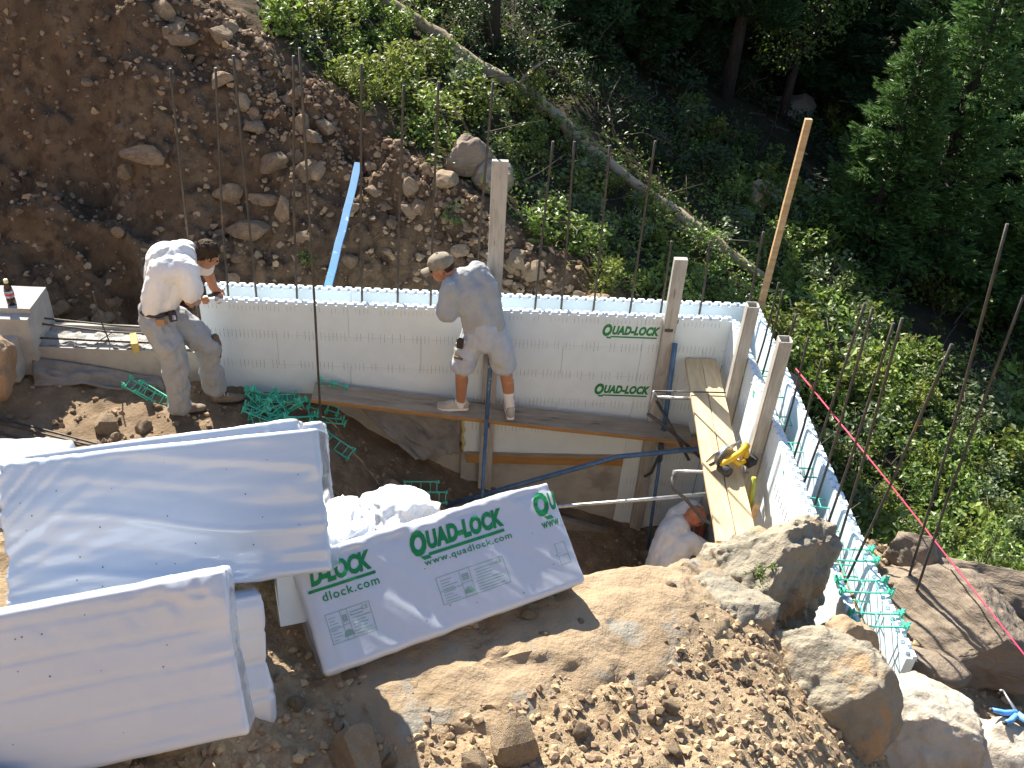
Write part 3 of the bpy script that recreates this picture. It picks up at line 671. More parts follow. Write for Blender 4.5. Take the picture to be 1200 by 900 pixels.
bar("steel_bar", [(-3.42, -.66, -1.42), (-3.40, -.62, .3), (-3.385, -.60, 2.26)], .0095, "long steel bar standing alone in the soil in front of the foam wall")
bar("steel_bar", [(-6.6, -.50, gz(-6.6, -.5) + .03), (-5.9, -.69, gz(-5.9, -.69) + .025), (-5.0, -.99, gz(-5.0, -.99) + .02)], .009, "long steel bar lying on the lit soil, upper of the bundle", "bars lying on the soil")
bar("steel_bar", [(-6.6, -.60, gz(-6.6, -.6) + .03), (-5.9, -.75, gz(-5.9, -.75) + .02), (-5.1, -1.0, gz(-5.1, -1.0) + .02)], .009, "long steel bar lying on the lit soil, middle of the bundle", "bars lying on the soil")
bar("steel_bar", [(-6.6, -.66, gz(-6.6, -.66) + .03), (-5.95, -.83, gz(-5.95, -.83) + .02), (-5.2, -1.06, gz(-5.2, -1.06) + .02)], .009, "long steel bar lying on the lit soil, lower of the bundle", "bars lying on the soil")
bar("steel_bar", [(-5.95, .235, -.40), (-5.3, .20, -.43), (-4.5, .12, -.40)], .0085, "steel bar lying above the concrete stub wall, rear one", "bars over the concrete stub")
bar("steel_bar", [(-5.90, .17, -.42), (-5.3, .14, -.46), (-4.5, .08, -.43)], .0085, "steel bar lying above the concrete stub wall, middle one", "bars over the concrete stub")
bar("steel_bar", [(-5.88, .07, -.50), (-5.4, .08, -.515), (-4.6, .05, -.50)], .0085, "steel bar lying above the concrete stub wall, front one", "bars over the concrete stub")
bar("steel_bar", [(-5.30, .10, -.55), (-5.36, .14, -.30), (-5.39, .20, -.10)], .006, "short thin rod sticking up from the rough concrete top", None)
bar("steel_bar", [(-5.38, .05, -.515), (-5.42, .0, -.52), (-5.30, .20, -.50)], .005, "short tie rod lying across the rough concrete top", None)
bar("steel_bar", [(.14, -.35, -.16), (.15, -1.6, -.19), (.13, -3.3, -.23)], .008, "steel bar lying lengthwise inside the short foam wall")
bar("steel_bar", [(-3.35, -1.02, gz(-3.35, -1.02) + .02), (-3.05, -1.25, gz(-3.05, -1.25) + .06), (-2.80, -1.40, gz(-2.8, -1.4) + .06)], .008, "short steel bar lying in the lit gap between the bundles")

# ---------------------------------------------------------------- timber
def plank(name, label, a, b, w, t, m, up=(0, 0, 1), cat="plank", edge=None):
    a = np.array(a, float); b = np.array(b, float); L_ = np.linalg.norm(b - a); mb = MB()
    n = 12; R = frame(b - a, up); V = []; r_ = random.Random(len(label))
    for i in range(n + 1):
        x = -L_ / 2 + L_ * i / n; dy = .003 * r_.uniform(-1, 1); sag = -.006 * (1 - (2 * i / n - 1) ** 2)
        for (sy, sz) in ((-1, -1), (1, -1), (1, 1), (-1, 1)):
            V.append((x, sy * w / 2 + dy, sz * t / 2 + sag))
    F = [(4 * i + k, 4 * i + (k + 1) % 4, 4 * i + 4 + (k + 1) % 4, 4 * i + 4 + k) for i in range(n) for k in range(4)] + [(3, 2, 1, 0), tuple(4 * n + k for k in range(4))]
    me = mkmesh(name, V, F, m, False); o = link(name, me, None, (a + b) / 2); o.rotation_euler = Matrix(R.tolist()).to_euler()
    bv = o.modifiers.new("soft_edge", 'BEVEL'); bv.width = .003; bv.segments = 2; bv.limit_method = 'ANGLE'
    if edge: me.materials.append(edge); [setattr(p, 'material_index', 1) for p in me.polygons if abs(p.normal.y) > .9]
    return tag(o, label, cat)
plank("plank", "long muddy plank the capped worker stands on", (-3.545, -.175, -.795), (-.20, -.175, -1.135), .25, .040, M['plankdirty'], edge=M['plankedge'])
plank("plank", "left one of two sunlit pine planks beside the short wall", (-.277, -.03, -.415), (-.44, -2.25, -.415), .138, .038, M['plank'])
plank("plank", "right one of two sunlit pine planks beside the short wall", (-.135, .0 - .03, -.412), (-.292, -2.22, -.412), .138, .038, M['plank'])
plank("plank", "dark horizontal board fixed low on the wall below the long plank", (-2.2, -.028, -1.59), (-.745, -.028, -1.575), .05, .10, M['plankdirty'], edge=M['plankedge'])
plank("plank", "dark board standing at the far right foot of the wall behind the planks", (-.42, -.03, -1.30), (-.03, -.03, -1.36), .04, .20, M['plankdirty'])
plank("plank", "weathered board lying against the wall foot in the pit", (-1.75, -.35, -1.95), (-.85, -.20, -2.38), .05, .16, M['fabric'])
plank("plank", "long pale wooden stick leaning at the corner of the walls", (.335, .34, -1.2), (.35, .33, 1.64), .038, .055, M['newwood'], up=(1, 0, 0), cat="stick")
mb = MB()
def post(label, base, top, wx, wy, m=None, channel=False):
    base = np.array(base, float); top = np.array(top, float); R = frame(top - base, (0, -1, 0)); mb = MB(); L_ = np.linalg.norm(top - base)
    c = (base + top) / 2
    t = thing("wall_brace_post", label, "post", base)
    if channel:                                        # hollow post: four boards round an open top
        for (oy, oz, sy, sz, nm) in ((0, wy / 2, wx, .012, 0), (0, -wy / 2, wx, .012, 0), (wx / 2, 0, .012, wy - .014, 0), (-wx / 2, 0, .012, wy - .014, 0)):
            mb.box(c + R @ np.array([0, oy, oz]), (L_, sy, sz), R)
        mb.box(c + R @ np.array([-.05, 0, 0]), (L_ - .1, wx - .016, wy - .016), R)
    else: mb.box(c, (L_, wx, wy), R)
    o = mb.build("timber", m or M['oldwood'], t); bv = o.modifiers.new("soft_edge", 'BEVEL'); bv.width = .004; bv.segments = 2; bv.limit_method = 'ANGLE'
    return t
pa = post("tall weathered post standing behind the capped worker", (-2.02, -.032, -2.05), (-2.04, -.032, 1.33), .125, .045)
pb = post("weathered post by the upper printed logo", (-.51, -.035, -2.45), (-.54, -.035, .57), .11, .055)
pc = post("hollow weathered post nearest the wall corner", (-.052, -.56, -2.4), (-.052, -.56, .475), .085, .085, channel=True)
pd = post("hollow weathered post on the short wall, nearer the camera", (-.052, -1.36, -2.4), (-.052, -1.36, .68), .085, .085, channel=True)
mb = MB(); mb.box((-.54, -.064, -.10), (.07, .006, .03)); mb.box((-.47, -.02, -.03), (.012, .03, .035)); mb.build("bolt_plate", M['darksteel'], pb)

# ---------------------------------------------------------------- wall brace frames
def pipe(mb, P, r=.016, n=8): mb.tube(np.array(P, float), r, n)
br = thing("pipe_brace", "blue steel pipe brace slanting from the post behind the capped worker to the soil", "pipe brace", (-2.06, -.9, -1.85))
mb = MB(); pipe(mb, [(-2.03, -.10, -.20), (-2.045, -.36, -.88)], .019); mb.build("upper_tube", M['bluesteel'], br)
mb = MB(); pipe(mb, [(-2.045, -.35, -.86), (-2.06, -.66, -1.52), (-2.065, -.86, -1.93)], .015); mb.build("lower_tube", M['bluesteel'], br)
mb = MB(); mb.box((-2.03, -.085, -.42), (.05, .05, .12)); mb.build("post_clamp", M['darksteel'], br)
mb = MB(); pipe(mb, [(-2.03, -.10, -1.0), (-2.03, -.36, -.97)], .014); mb.build("bracket_arm", M['darksteel'], br)
br = thing("pipe_brace", "dark blue upright pipe brace beside the post with the logos", "pipe brace", (-.43, -.3, -2.45))
mb = MB(); pipe(mb, [(-.47, -.085, -.22), (-.45, -.14, -.90), (-.44, -.20, -1.42)], .023); mb.build("upper_tube", M['bluesteel'], br)
mb = MB(); pipe(mb, [(-.44, -.2, -1.40), (-.43, -.30, -2.2), (-.425, -.34, -2.46)], .016); mb.build("lower_tube", M['bluesteel'], br)
mb = MB(); pipe(mb, [(-.55, -.12, -.80), (-.40, -.30, -.98), (-.24, -.42, -1.22)], .014); mb.build("bracket_strut", M['darksteel'], br)
mb = MB(); pipe(mb, [(-.52, -.10, -1.7), (-.50, -.22, -1.55), (-.46, -.22, -1.35), (-.47, -.20, -1.2)], .014); mb.build("bent_tube", M['darksteel'], br)
mb = MB(); pipe(mb, [(-.50, -.06, -1.20), (-.47, -.34, -1.17)], .014); mb.build("bracket_arm", M['darksteel'], br)
br = thing("scaffold_bracket", "steel scaffold bracket carrying the pine planks near the wall corner", "scaffold bracket", (-.1, -.54, -.5))
mb = MB(); pipe(mb, [(-.66, -.54, -.455), (-.10, -.54, -.455)], .014); mb.build("lower_rail", M['steel'], br)
mb = MB(); pipe(mb, [(-.695, -.55, -.385), (-.06, -.55, -.375)], .0065); mb.build("upper_rod", M['darksteel'], br)
mb = MB(); pipe(mb, [(-.695, -.55, -.385), (-.71, -.555, -.62)], .006); pipe(mb, [(-.695, -.55, -.385), (-.66, -.54, -.455)], .008); mb.build("end_rod", M['steel'], br)
mb = MB(); pipe(mb, [(-.71, -.555, -.62), (-.50, -.45, -.84), (-.10, -.56, -1.15)], .015); mb.build("strut", M['darksteel'], br)
mb = MB(); pipe(mb, [(-.10, -.56, -.95), (-.9, -.50, -1.14), (-1.7, -.48, -1.50), (-2.36, -.48, -1.78)], .022); mb.build("long_brace", M['bluesteel'], br)
br = thing("scaffold_bracket", "steel scaffold bracket under the near ends of the pine planks", "scaffold bracket", (-.1, -1.45, -.5))
mb = MB(); pipe(mb, [(-.66, -1.47, -.455), (-.10, -1.46, -.455)], .013); mb.build("lower_rail", M['steel'], br)
mb = MB(); pipe(mb, [(-.665, -1.47, -.45), (-.695, -1.56, -.46), (-.685, -1.62, -.50), (-.60, -1.66, -.55), (-.40, -1.55, -.85), (-.10, -1.42, -1.15)], .013); mb.build("bent_strut", M['darksteel'], br)
mb = MB(); pipe(mb, [(-.655, -1.47, -.45), (-.675, -1.53, -.41)], .008); mb.build("hook", M['steel'], br)
mb = MB(); pipe(mb, [(-.36, -1.40, -.735), (-.9, -1.36, -.86), (-1.45, -1.32, -.98), (-1.9, -1.28, -1.10)], .016); mb.build("long_brace", M['steel'], br)

# ---------------------------------------------------------------- green plastic ties
def tie_geo(L_=.305, w=.095):
    mb = MB()
    for s in (-1, 1):
        y = s * w / 2
        mb.tube([(-L_ / 2, y, 0), (-L_ * .25, y, -.004), (0, y, -.006), (L_ * .25, y, -.004), (L_ / 2, y, 0)], [.0072, .006, .005, .006, .0072], 6)
        for e in (-1, 1):
            mb.box((e * L_ / 2, y, .004), (.010, .030, .052)); mb.box((e * (L_ / 2 - .022), y, .012), (.007, .020, .036))
            mb.tube([(e * L_ / 2, y, .02), (e * (L_ / 2 + .012), y, .042)], [.008, .003], 5)
    for x in (-.085, .0, .085): mb.tube([(x, -w / 2, -.004), (x, w / 2, -.004)], .0038, 5)
    for e in (-1, 1): mb.box((e * (L_ / 2 - .010), 0, -.002), (.007, w, .010))
    return mb.arrays()
TV, TF = tie_geo(); TIE = mkmesh("form_tie", TV, TF, M['tie'], False)
def tie(loc, rot, label, group=None):
    o = link("form_tie", TIE, None, loc); o.rotation_euler = rot; return tag(o, label, "form tie", group)
for i, y in enumerate((-2.75, -3.005, -3.26)):
    tie((W / 2, y, .014), (0, 0, random.uniform(-.02, .02)), f"green plastic tie bridging the near end of the short wall, {('farthest','middle','nearest')[i]} of three", "ties on the short wall")
for i in range(9):
    tie((.165 + random.uniform(-.02, .02), -.55 - .31 * i, -.13 - random.uniform(0, .05)), (random.uniform(-.1, .1), random.uniform(-.15, .15), random.uniform(-.12, .12)), "green plastic tie set inside the short foam wall", "ties inside the short wall")
r_ = random.Random(12)
for i in range(15):
    x = r_.uniform(-4.02, -3.42); y = r_.uniform(-.50, -.10)
    tie((x, y, gz(x, y) + r_.uniform(.03, .16)), (r_.uniform(-.7, .7), r_.uniform(-.7, .7), r_.uniform(-.6, .6)), "green plastic tie in the tangled pile by the foot of the foam wall", "tangled pile of ties")
for (x, y, dz, rot, lab) in [(-3.50, -.12, .22, (1.2, -1.1, .5), "green tie standing on end in the pile, left of two"), (-3.36, -.10, .24, (1.2, -1.25, .3), "green tie standing on end in the pile, nearest the plank end"),
                             (-3.32, -.46, .05, (.5, .3, -.5), "green tie lying below the plank end, right of the pile"), (-3.60, -.66, .06, (1.4, .1, .1), "green tie standing on its edge at the front of the pile")]:
    tie((x, y, gz(x, y) + dz), rot, lab)
for (x, y, rot, lab) in [(-2.52, -.56, (.75, .0, .0), "green ladder tie propped up in the shaded pit"), (-2.60, -.46, (.9, .1, .15), "green ladder tie behind another in the shaded pit")]:
    tie((x, y, gz(x, y) + .07), rot, lab)
for (x, y, rot, lab) in [(-4.97, -.24, (.2, .35, -.35), "green tie lying beside the bent worker's heel"), (-4.86, -.30, (.9, .2, -.5), "green tie under another beside the bent worker's heel")]:
    tie((x, y, gz(x, y) + .05), rot, lab)

# ---------------------------------------------------------------- pink string line
mb = MB(); mb.tube([(.32, -.80, .055), (.62, -2.1, .03), (.93, -3.52, -.01), (1.15, -4.5, -.03)], .0048, 6); tag(mb.build("string_line", M['pink'], None, (.32, -.8, .055)), "pink string stretched past the outside of the short wall", "string")
plank("board", "bright blue painted board leaning on the dirt bank", (-3.515, .42, -.30), (-3.345, 1.98, .40), .072, .014, M['blueboard'], up=(0, -.4, 1), cat="board")
plank("wood_block", "small yellow wooden block on the concrete stub wall", (-5.085, .09, -.475), (-5.035, -.05, -.49), .055, .10, M['yellowwood'], cat="wood block")
# bottle
bt = thing("soda_bottle", "plastic soda bottle with a cream cap standing on the grey block", "bottle", (-6.035, .10, -.192))
def lathe(prof, c, n=14):
    V = []; F = []
    for (r, z) in prof:
        for k in range(n): V.append((c[0] + r * math.cos(2 * math.pi * k / n), c[1] + r * math.sin(2 * math.pi * k / n), c[2] + z))
    m_ = len(prof)
    for i in range(m_ - 1):
        for k in range(n): F.append((i * n + k, i * n + (k + 1) % n, (i + 1) * n + (k + 1) % n, (i + 1) * n + k))
    F.append(tuple(range(n))[::-1]); F.append(tuple((m_ - 1) * n + k for k in range(n))); return V, F
for nm, prof, m_ in (("liquid_body", [(.031, 0), (.036, .008), (.036, .055), (.033, .065), (.034, .075)], 'cola'), ("label_band", [(.0365, .075), (.0375, .078), (.0375, .135), (.036, .138)], 'label'), ("red_band", [(.0378, .094), (.0382, .096), (.0382, .112), (.0378, .114)], 'redm'), ("shoulder", [(.035, .138), (.030, .165), (.018, .195), (.014, .205)], 'cola'), ("bottle_cap", [(.017, .205), (.018, .208), (.018, .232), (.015, .236)], 'cream')):
    mb = MB(); mb.add(*lathe(prof, (-6.035, .10, -.192)), smooth=True); mb.build(nm, M[m_], bt)

# circular saw lying on the pine planks
sw = thing("circular_saw", "yellow circular saw lying on the pine planks", "saw", (-.26, -1.48, -.39))
SR = rotm('Z', math.radians(36)); sc_ = np.array([-.265, -1.47, -.395])
def sp(p): return sc_ + SR @ np.array(p, float)
mb = MB(); Rr = SR @ rotm('X', math.radians(24)); mb.box(sp((-.005, .075, .10)), (.29, .008, .125), Rr); mb.box(sp((-.005, .062, .040)), (.29, .022, .010), SR); mb.build("shoe_plate", M['steel'], sw)
mb = MB(); V, F = lathe([(.0, -.012), (.082, -.012), (.090, -.006), (.090, .018), (.082, .024), (0.0, .024)], (0, 0, 0), 24); V = np.array(V) @ (SR @ rotm('X', math.radians(90))).T + sp((-.03, .05, .09)); mb.add(V, F, False); mb.build("blade_guard", M['steel'], sw)
mb = MB(); mb.tube([sp((-.125, -.02, .075)), sp((-.09, -.02, .10)), sp((-.02, -.025, .115)), sp((.05, -.03, .125)), sp((.115, -.02, .145)), sp((.15, .005, .15))], [.022, .027, .025, .024, .026, .020], 10)
mb.tube([sp((.115, -.02, .145)), sp((.125, -.04, .09)), sp((.10, -.055, .055)), sp((.03, -.055, .055)), sp((-.02, -.03, .10))], [.024, .026, .024, .022, .02], 10); mb.ell(sp((.135, -.01, .145)), (.035, .03, .028)); mb.build("handle_body", M['yellow'], sw)
mb = MB(); V, F = lathe([(.0, -.05), (.034, -.05), (.040, -.04), (.040, .04), (.034, .05), (0, .05)], (0, 0, 0), 16); V = np.array(V) @ (SR @ rotm('X', math.radians(90))).T + sp((-.11, -.045, .06)); mb.add(V, F, True); mb.build("motor_cap", M['black'], sw)
mb = MB(); mb.box(sp((.135, -.075, .05)), (.085, .075, .06), SR); mb.box(sp((.06, -.06, .06)), (.06, .022, .018), SR); mb.build("battery", M['black'], sw)
mb = MB(); mb.box(sp((.045, .078, .10)), (.10, .006, .055), Rr); mb.build("maker_plate", M['tanleather'], sw)
# bottle of line chalk / green-yellow strap at the post
mb = MB(); mb.tube([(-.115, -1.62, -.36), (-.11, -1.66, -.50), (-.10, -1.70, -.62)], [.018, .022, .016], 8); tag(mb.build("strap", mat('yellow_green_strap', (.34, .36, .04), None, 4, .6), None, (-.115, -1.62, -.36)), "yellow green strap hanging by the planks at the near hollow post", "strap")
plank("wood_offcut", "pale wooden offcut standing by the near hollow post at the rock", (-.10, -1.76, -.74), (-.085, -1.73, -.52), .05, .02, M['newwood'], up=(0, -1, 0), cat="wood offcut")
# blue handled tool on the pale rock
tl = thing("pliers_tool", "blue handled tool lying on the pale boulder at the right edge", "tool", (.62, -4.03, -.06))
pbv = np.array([v.co[:] for v in pale_boulder.data.vertices]) + np.array(pale_boulder.location)
def top_z(x, y, r=.05):
    k = np.hypot(pbv[:, 0] - x, pbv[:, 1] - y) < r
    return float(pbv[k, 2].max()) if k.any() else -.2
TX, TY = .465, -4.02
TZ = max(top_z(TX, TY), top_z(TX - .05, TY + .04), top_z(TX + .06, TY - .06)) + .012
tl.location = (TX, TY, TZ)
def tpt(u, v, h=0): return np.array([TX, TY, TZ + h]) + u * np.array([.83, -.55, 0]) + v * np.array([.55, .83, 0])
mb = MB(); mb.tube([tpt(.05, .02), tpt(.0, -.02), tpt(-.06, -.05, .012)], [.013, .014, .011], 8); mb.tube([tpt(.05, .0), tpt(.035, -.05), tpt(.01, -.09, .012)], [.013, .014, .011], 8); mb.build("handle_grip", M['glovebl'], tl)
mb = MB(); mb.ell(tpt(-.062, -.052, .012), (.012, .012, .01)); mb.ell(tpt(.008, -.095, .012), (.012, .012, .01)); mb.build("grip_end", M['black'], tl)
mb = MB(); mb.tube([tpt(.06, .01), tpt(.0, .08), tpt(-.03, .12), tpt(-.045, .11)], [.008, .006, .005, .005], 7); mb.build("jaw", M['steel'], tl)
mb = MB(); mb.tube([tpt(.055, .01), tpt(.14, -.02), tpt(.26, -.05)], [.017, .018, .018], 9); mb.build("barrel", M['glovebl'], tl)
# ---------------------------------------------------------------- wrapped foam bundles
def rbox(Wd, D, H, rad, nx, ny, nz):
    key = {}; V = []; F = []
    def vid(p):
        k = tuple(np.round(p, 5))
        if k not in key: key[k] = len(V); V.append(p)
        return key[k]
    ax = [np.linspace(-Wd / 2, Wd / 2, nx + 1), np.linspace(-D / 2, D / 2, ny + 1), np.linspace(-H / 2, H / 2, nz + 1)]
    for a in range(3):
        b, c = (a + 1) % 3, (a + 2) % 3
        for s in (0, -1):
            g = np.zeros((len(ax[b]), len(ax[c])), int)
            for i, pb in enumerate(ax[b]):
                for j, pc in enumerate(ax[c]):
                    p = [0, 0, 0]; p[a] = ax[a][s]; p[b] = pb; p[c] = pc; g[i, j] = vid(tuple(p))
            for i in range(len(ax[b]) - 1):
                for j in range(len(ax[c]) - 1):
                    q = (g[i, j], g[i + 1, j], g[i + 1, j + 1], g[i, j + 1]); F.append(q if s == -1 else q[::-1])
    V = np.array(V); half = np.array([Wd, D, H]) / 2; inner = np.clip(V, -(half - rad), half - rad); d = V - inner; L_ = np.linalg.norm(d, axis=1)
    nrm = d / (L_[:, None] + 1e-9); flat = L_ < 1e-6
    P = inner + nrm * np.minimum(L_, rad)[:, None]
    return P, np.array(F), nrm
def bundle(label, c, right, up, Wd, H, D, disp, rad=.012, res=(96, 14, 44), m='film'):
    right = np.array(right, float); right /= np.linalg.norm(right); up = np.array(up, float); up -= right * (up @ right); up /= np.linalg.norm(up); back = np.cross(up, right)
    R = np.stack([right, back, up], 1)
    front_c = np.array(c, float); cen = front_c + back * D / 2
    P, F, nrm = rbox(Wd, D, H, rad, *res)
    P = P + nrm * disp(P)[:, None]
    t = thing("foam_bundle", label, "wrapped bundle", front_c - up * H / 2)
    o = link("film_wrap", fastmesh("film_wrap", P @ R.T + cen - np.array(t.location), F, M[m], True), t)
    def surf(x, z, off=.0022):
        Q = np.stack([np.asarray(x, float), np.full(len(x), -D / 2), np.asarray(z, float)], 1)
        Q = Q + np.array([0, -1, 0]) * (disp(Q) + off)[:, None]
        return Q @ R.T + cen - np.array(t.location)
    return o, surf
def ridge(a): return 1 - np.abs(a)
def dA(P):
    x, y, z = P.T
    w = fbm(np.stack([x * 1.1 + .6 * z, z * 7.5 + .8 * np.sin(x * 2.2), y * 2], 1), 3, 41)
    mask = .35 + .65 * sst((.22 - z) / .3)
    fan = fbm(np.stack([(z + .28) * 18 / (.35 + np.abs(x + .62)), x * .8, y], 1), 2, 44) * np.exp(-np.abs(x + .62) * 5)
    rg = ridge(fbm(np.stack([x * .9 + 3, z * 9 + 1.2 * np.sin(x * 1.7 + .5), y * 2], 1), 2, 46)); rg = np.clip(rg - .72, 0, 1) ** 1.2
    return .012 * w * mask + .040 * rg * mask * sst((x + .55) / .3) + .014 * fan + .004 * fbm(P * 1.6, 2, 42) + .0016 * fbm(np.stack([x * 6, z * 30, y * 6], 1), 3, 43)
def layers(z, st, d, w=.006): 
    q = (z / st) % 1.0; q = np.minimum(q, 1 - q) * st; return -d * np.exp(-(q / w) ** 2)
def dB(P):
    x, y, z = P.T
    crn = np.exp(-(((x - .5) / .16) ** 2 + ((z - .23) / .08) ** 2))
    pock = np.maximum(0, np.sin(x * 48)) * np.exp(-((((z + .01 * np.sin(x * 3)) / .112 + .35) % 1.0 - .5) / .16) ** 2)
    return layers(z + .02 * x, .112, .0035) + .0007 * pock + .004 * fbm(P * 2.0, 2, 51) + .018 * crn * ridge(fbm(P * 11, 3, 52)) + .0035 * fbm(np.stack([x * 2, z * 16, y * 9], 1), 3, 53) * np.exp(-((x - .61) / .12) ** 2) + .014 * vnoise(np.stack([x * .8, y * 2, z * 6], 1), 55) * sst((x - .5) / .1) + .0012 * fbm(P * 14, 3, 54)
def dC(P):
    x, y, z = P.T
    return layers(z, .125, .006, .01) + .018 * vnoise(np.stack([x * 2, y * 3, z * 7], 1), 61) + .003 * fbm(P * 9, 3, 62)
def dE(P):
    x, y, z = P.T
    top = sst((z - .14) / .1)
    tens = fbm(np.stack([(x + .9 * z) * 9, (z - .5 * x) * 1.2, y * 3], 1), 3, 71)
    left = sst((-x - .38) / .2)
    cr = ridge(fbm(np.stack([x * 5, z * 16, y * 10], 1), 4, 72))
    return .0032 * tens + .010 * np.clip(ridge(fbm(np.stack([(x + .8 * z) * 5, (z - .4 * x) * 1.1, y * 3], 1), 2, 76)) - .8, 0, 1) + .020 * top * (cr - .5) + .012 * left * fbm(np.stack([x * 11, z * 3, y * 5], 1), 3, 73) + .006 * fbm(P * 1.8, 2, 74)
tA, sA = bundle("large white film wrapped bundle on top of the stack with shiny horizontal wrinkles", (-3.40, -4.13, 1.51), (.99, .11, .10), (-.15, .64, .75), 1.22, .56, .26, dA, m='filmsky')
tB, sB = bundle("lower left white wrapped bundle nearest the camera with faint layer lines", (-3.60, -4.87, 1.43), (.97, .22, .08), (-.21, .63, .75), 1.22, .56, .20, dB)
tC, sC = bundle("narrow showing white bundle squeezed behind the lower left bundle", (-3.535, -4.70, 1.165), (.93, .36, -.10), (-.10, .5, .86), 1.22, .54, .16, dC, .02)
tE, sE = bundle("white bundle printed with large green lettering, tilted over the tan slab", (-2.32, -3.99, 1.10), (.91, .42, .03), (-.36, .73, .58), 1.22, .50, .24, dE, .028)
tF, sF = bundle("white bundle just behind the large top bundle, only its bright top edge in view", (-3.50, -3.83, 1.285), (.985, .13, .11), (-.15, .64, .75), 1.15, .60, .22, dB)
tG, sG = bundle("third white bundle at the back of the stack, a small corner in view", (-3.40, -3.60, 1.10), (.985, .13, .11), (-.15, .64, .75), 1.08, .60, .18, dB)
tH, sH = bundle("white bundle at the left edge with a brilliant sunlit top", (-4.55, -3.90, 1.19), (.98, .02, .0), (0, .05, 1), 1.2, .5, .30, dB)
# holes and specks in the film
def specks(t, surf, n, seed, Wd, H):
    r = np.random.default_rng(seed); mb = MB()
    for i in range(n):
        x0, z0 = r.uniform(-.46, .46) * Wd, r.uniform(-.42, .42) * H; s = r.uniform(.0012, .0030)
        a = np.linspace(0, 6.28, 7)[:-1]; V = surf(x0 + s * np.cos(a), z0 + s * 1.2 * np.sin(a), .0016); mb.add(V, [tuple(range(6))])
    V, F = mb.arrays(); tag(mkobj("puncture_mark", V, F, M['dot'], t), None, None, None, "stuff")
specks(tA, sA, 22, 1, 1.22, .56); specks(tB, sB, 18, 2, 1.22, .56); specks(tE, sE, 12, 3, 1.22, .5); specks(tC, sC, 12, 4, 1.22, .5)
def printed(t, surf, fl, m, name):
    V, F = fl.arr()
    # split long edges so the print follows the film
    bm = bmesh.new(); vs = [bm.verts.new((v[0], v[1], 0)) for v in V]
    for f in F:
        try: bm.faces.new([vs[i] for i in f])
        except ValueError: pass
    bmesh.ops.triangulate(bm, faces=bm.faces[:])
    for _ in range(2):
        es = [e for e in bm.edges if e.calc_length() > .016]
        if es: bmesh.ops.subdivide_edges(bm, edges=es, cuts=1)
        bmesh.ops.triangulate(bm, faces=bm.faces[:])
    bm.verts.index_update(); V = np.array([v.co[:2] for v in bm.verts]); F = [tuple(v.index for v in f.verts) for f in bm.faces]; bm.free()
    return mkobj(name, surf(V[:, 0], V[:, 1], .0026), F, m, t)
Wd, H = 1.22, .50
def lx(a): return (a - .5) * Wd
def lz(b): return (.5 - b) * H
fl = Flat(); logo(fl, lx(.41), lz(.305), .45); printed(tE, sE, fl, M['green_ink'], "printed_logo")
fl = Flat(); fl.text("www.quadlock.com", lx(.44), lz(.425), .036, .415, offset=.012, space=1.15); printed(tE, sE, fl, M['green_ink'], "printed_web_address")
fl = Flat(); h_ = .45 * .215
fl.text("D-LOCK", lx(.045), lz(.305) + h_ * .10, h_ * .86, .27, offset=.052, shear=.22, space=.96); fl.rect(lx(.03), lz(.305) - h_ * .14, .29, h_ * .13, 8); printed(tE, sE, fl, M['green_ink'], "printed_logo")
fl = Flat(); fl.text("dlock.com", lx(.07), lz(.425), .036, .245, offset=.012, space=1.15); printed(tE, sE, fl, M['green_ink'], "printed_web_address")
fl = Flat(); big_q(fl, lx(.90), lz(.305), h_, .45 * .165); fl.text("U", lx(.963), lz(.305) + h_ * .10, h_ * .86, .036, offset=.052, shear=.22); printed(tE, sE, fl, M['green_ink'], "printed_logo")
fl = Flat(); fl.text("www", lx(.905), lz(.425), .028, .085, offset=.012, space=1.1); printed(tE, sE, fl, M['green_ink'], "printed_web_address")
def infobox(a0, a1, b0, b1, seed):
    fl = Flat(); r = random.Random(seed); x0, x1, z0, z1 = lx(a0), lx(a1), lz(b1), lz(b0); w, h = x1 - x0, z1 - z0
    fl.frame(x0, z0, w, h, .0022); fl.rect(x0 + w * .33, z0, .0018, h); fl.rect(x0 + w * .48, z0, .0018, h); fl.rect(x0, z0 + h * .46, w * .33, .0018, 3); fl.rect(x0 + w * .33, z0 + h * .5, w * .15, .0018, 2)
    for k in range(8):
        z = z0 + h * (.09 + .105 * k)
        fl.rect(x0 + w * (.53 + .03 * r.random()), z, w * (.22 + .2 * r.random()), .0030, 4)
        fl.rect(x0 + w * .05, z, w * (.12 + .12 * r.random()), .0022, 2)
    fl.text("CE", x1 - .038, z1 - .026, .017, .028)
    fl.frame(x0 + w * .36, z0 + h * .60, w * .09, h * .22, .003); fl.rect(x0 + w * .375, z0 + h * .66, w * .06, h * .03); fl.rect(x0 + w * .375, z0 + h * .73, w * .06, h * .03)
    a = np.linspace(0, math.pi, 9); cxx, cz = x0 + w * .405, z0 + h * .12
    fl.add([(cxx + .022 * math.cos(t), cz + .026 * math.sin(t)) for t in a], [tuple(range(9))])
    return fl
printed(tE, sE, infobox(.46, .72, .53, .77, 1), M['pale_ink'], "printed_data_panel")
printed(tE, sE, infobox(.06, .215, .53, .78, 2), M['pale_ink'], "printed_data_panel")
fl = Flat(); fl.frame(lx(.925), lz(.78), .05, .10, .002); fl.rect(lx(.925), lz(.70), .05, .002, 2); printed(tE, sE, fl, M['pale_ink'], "printed_data_panel")
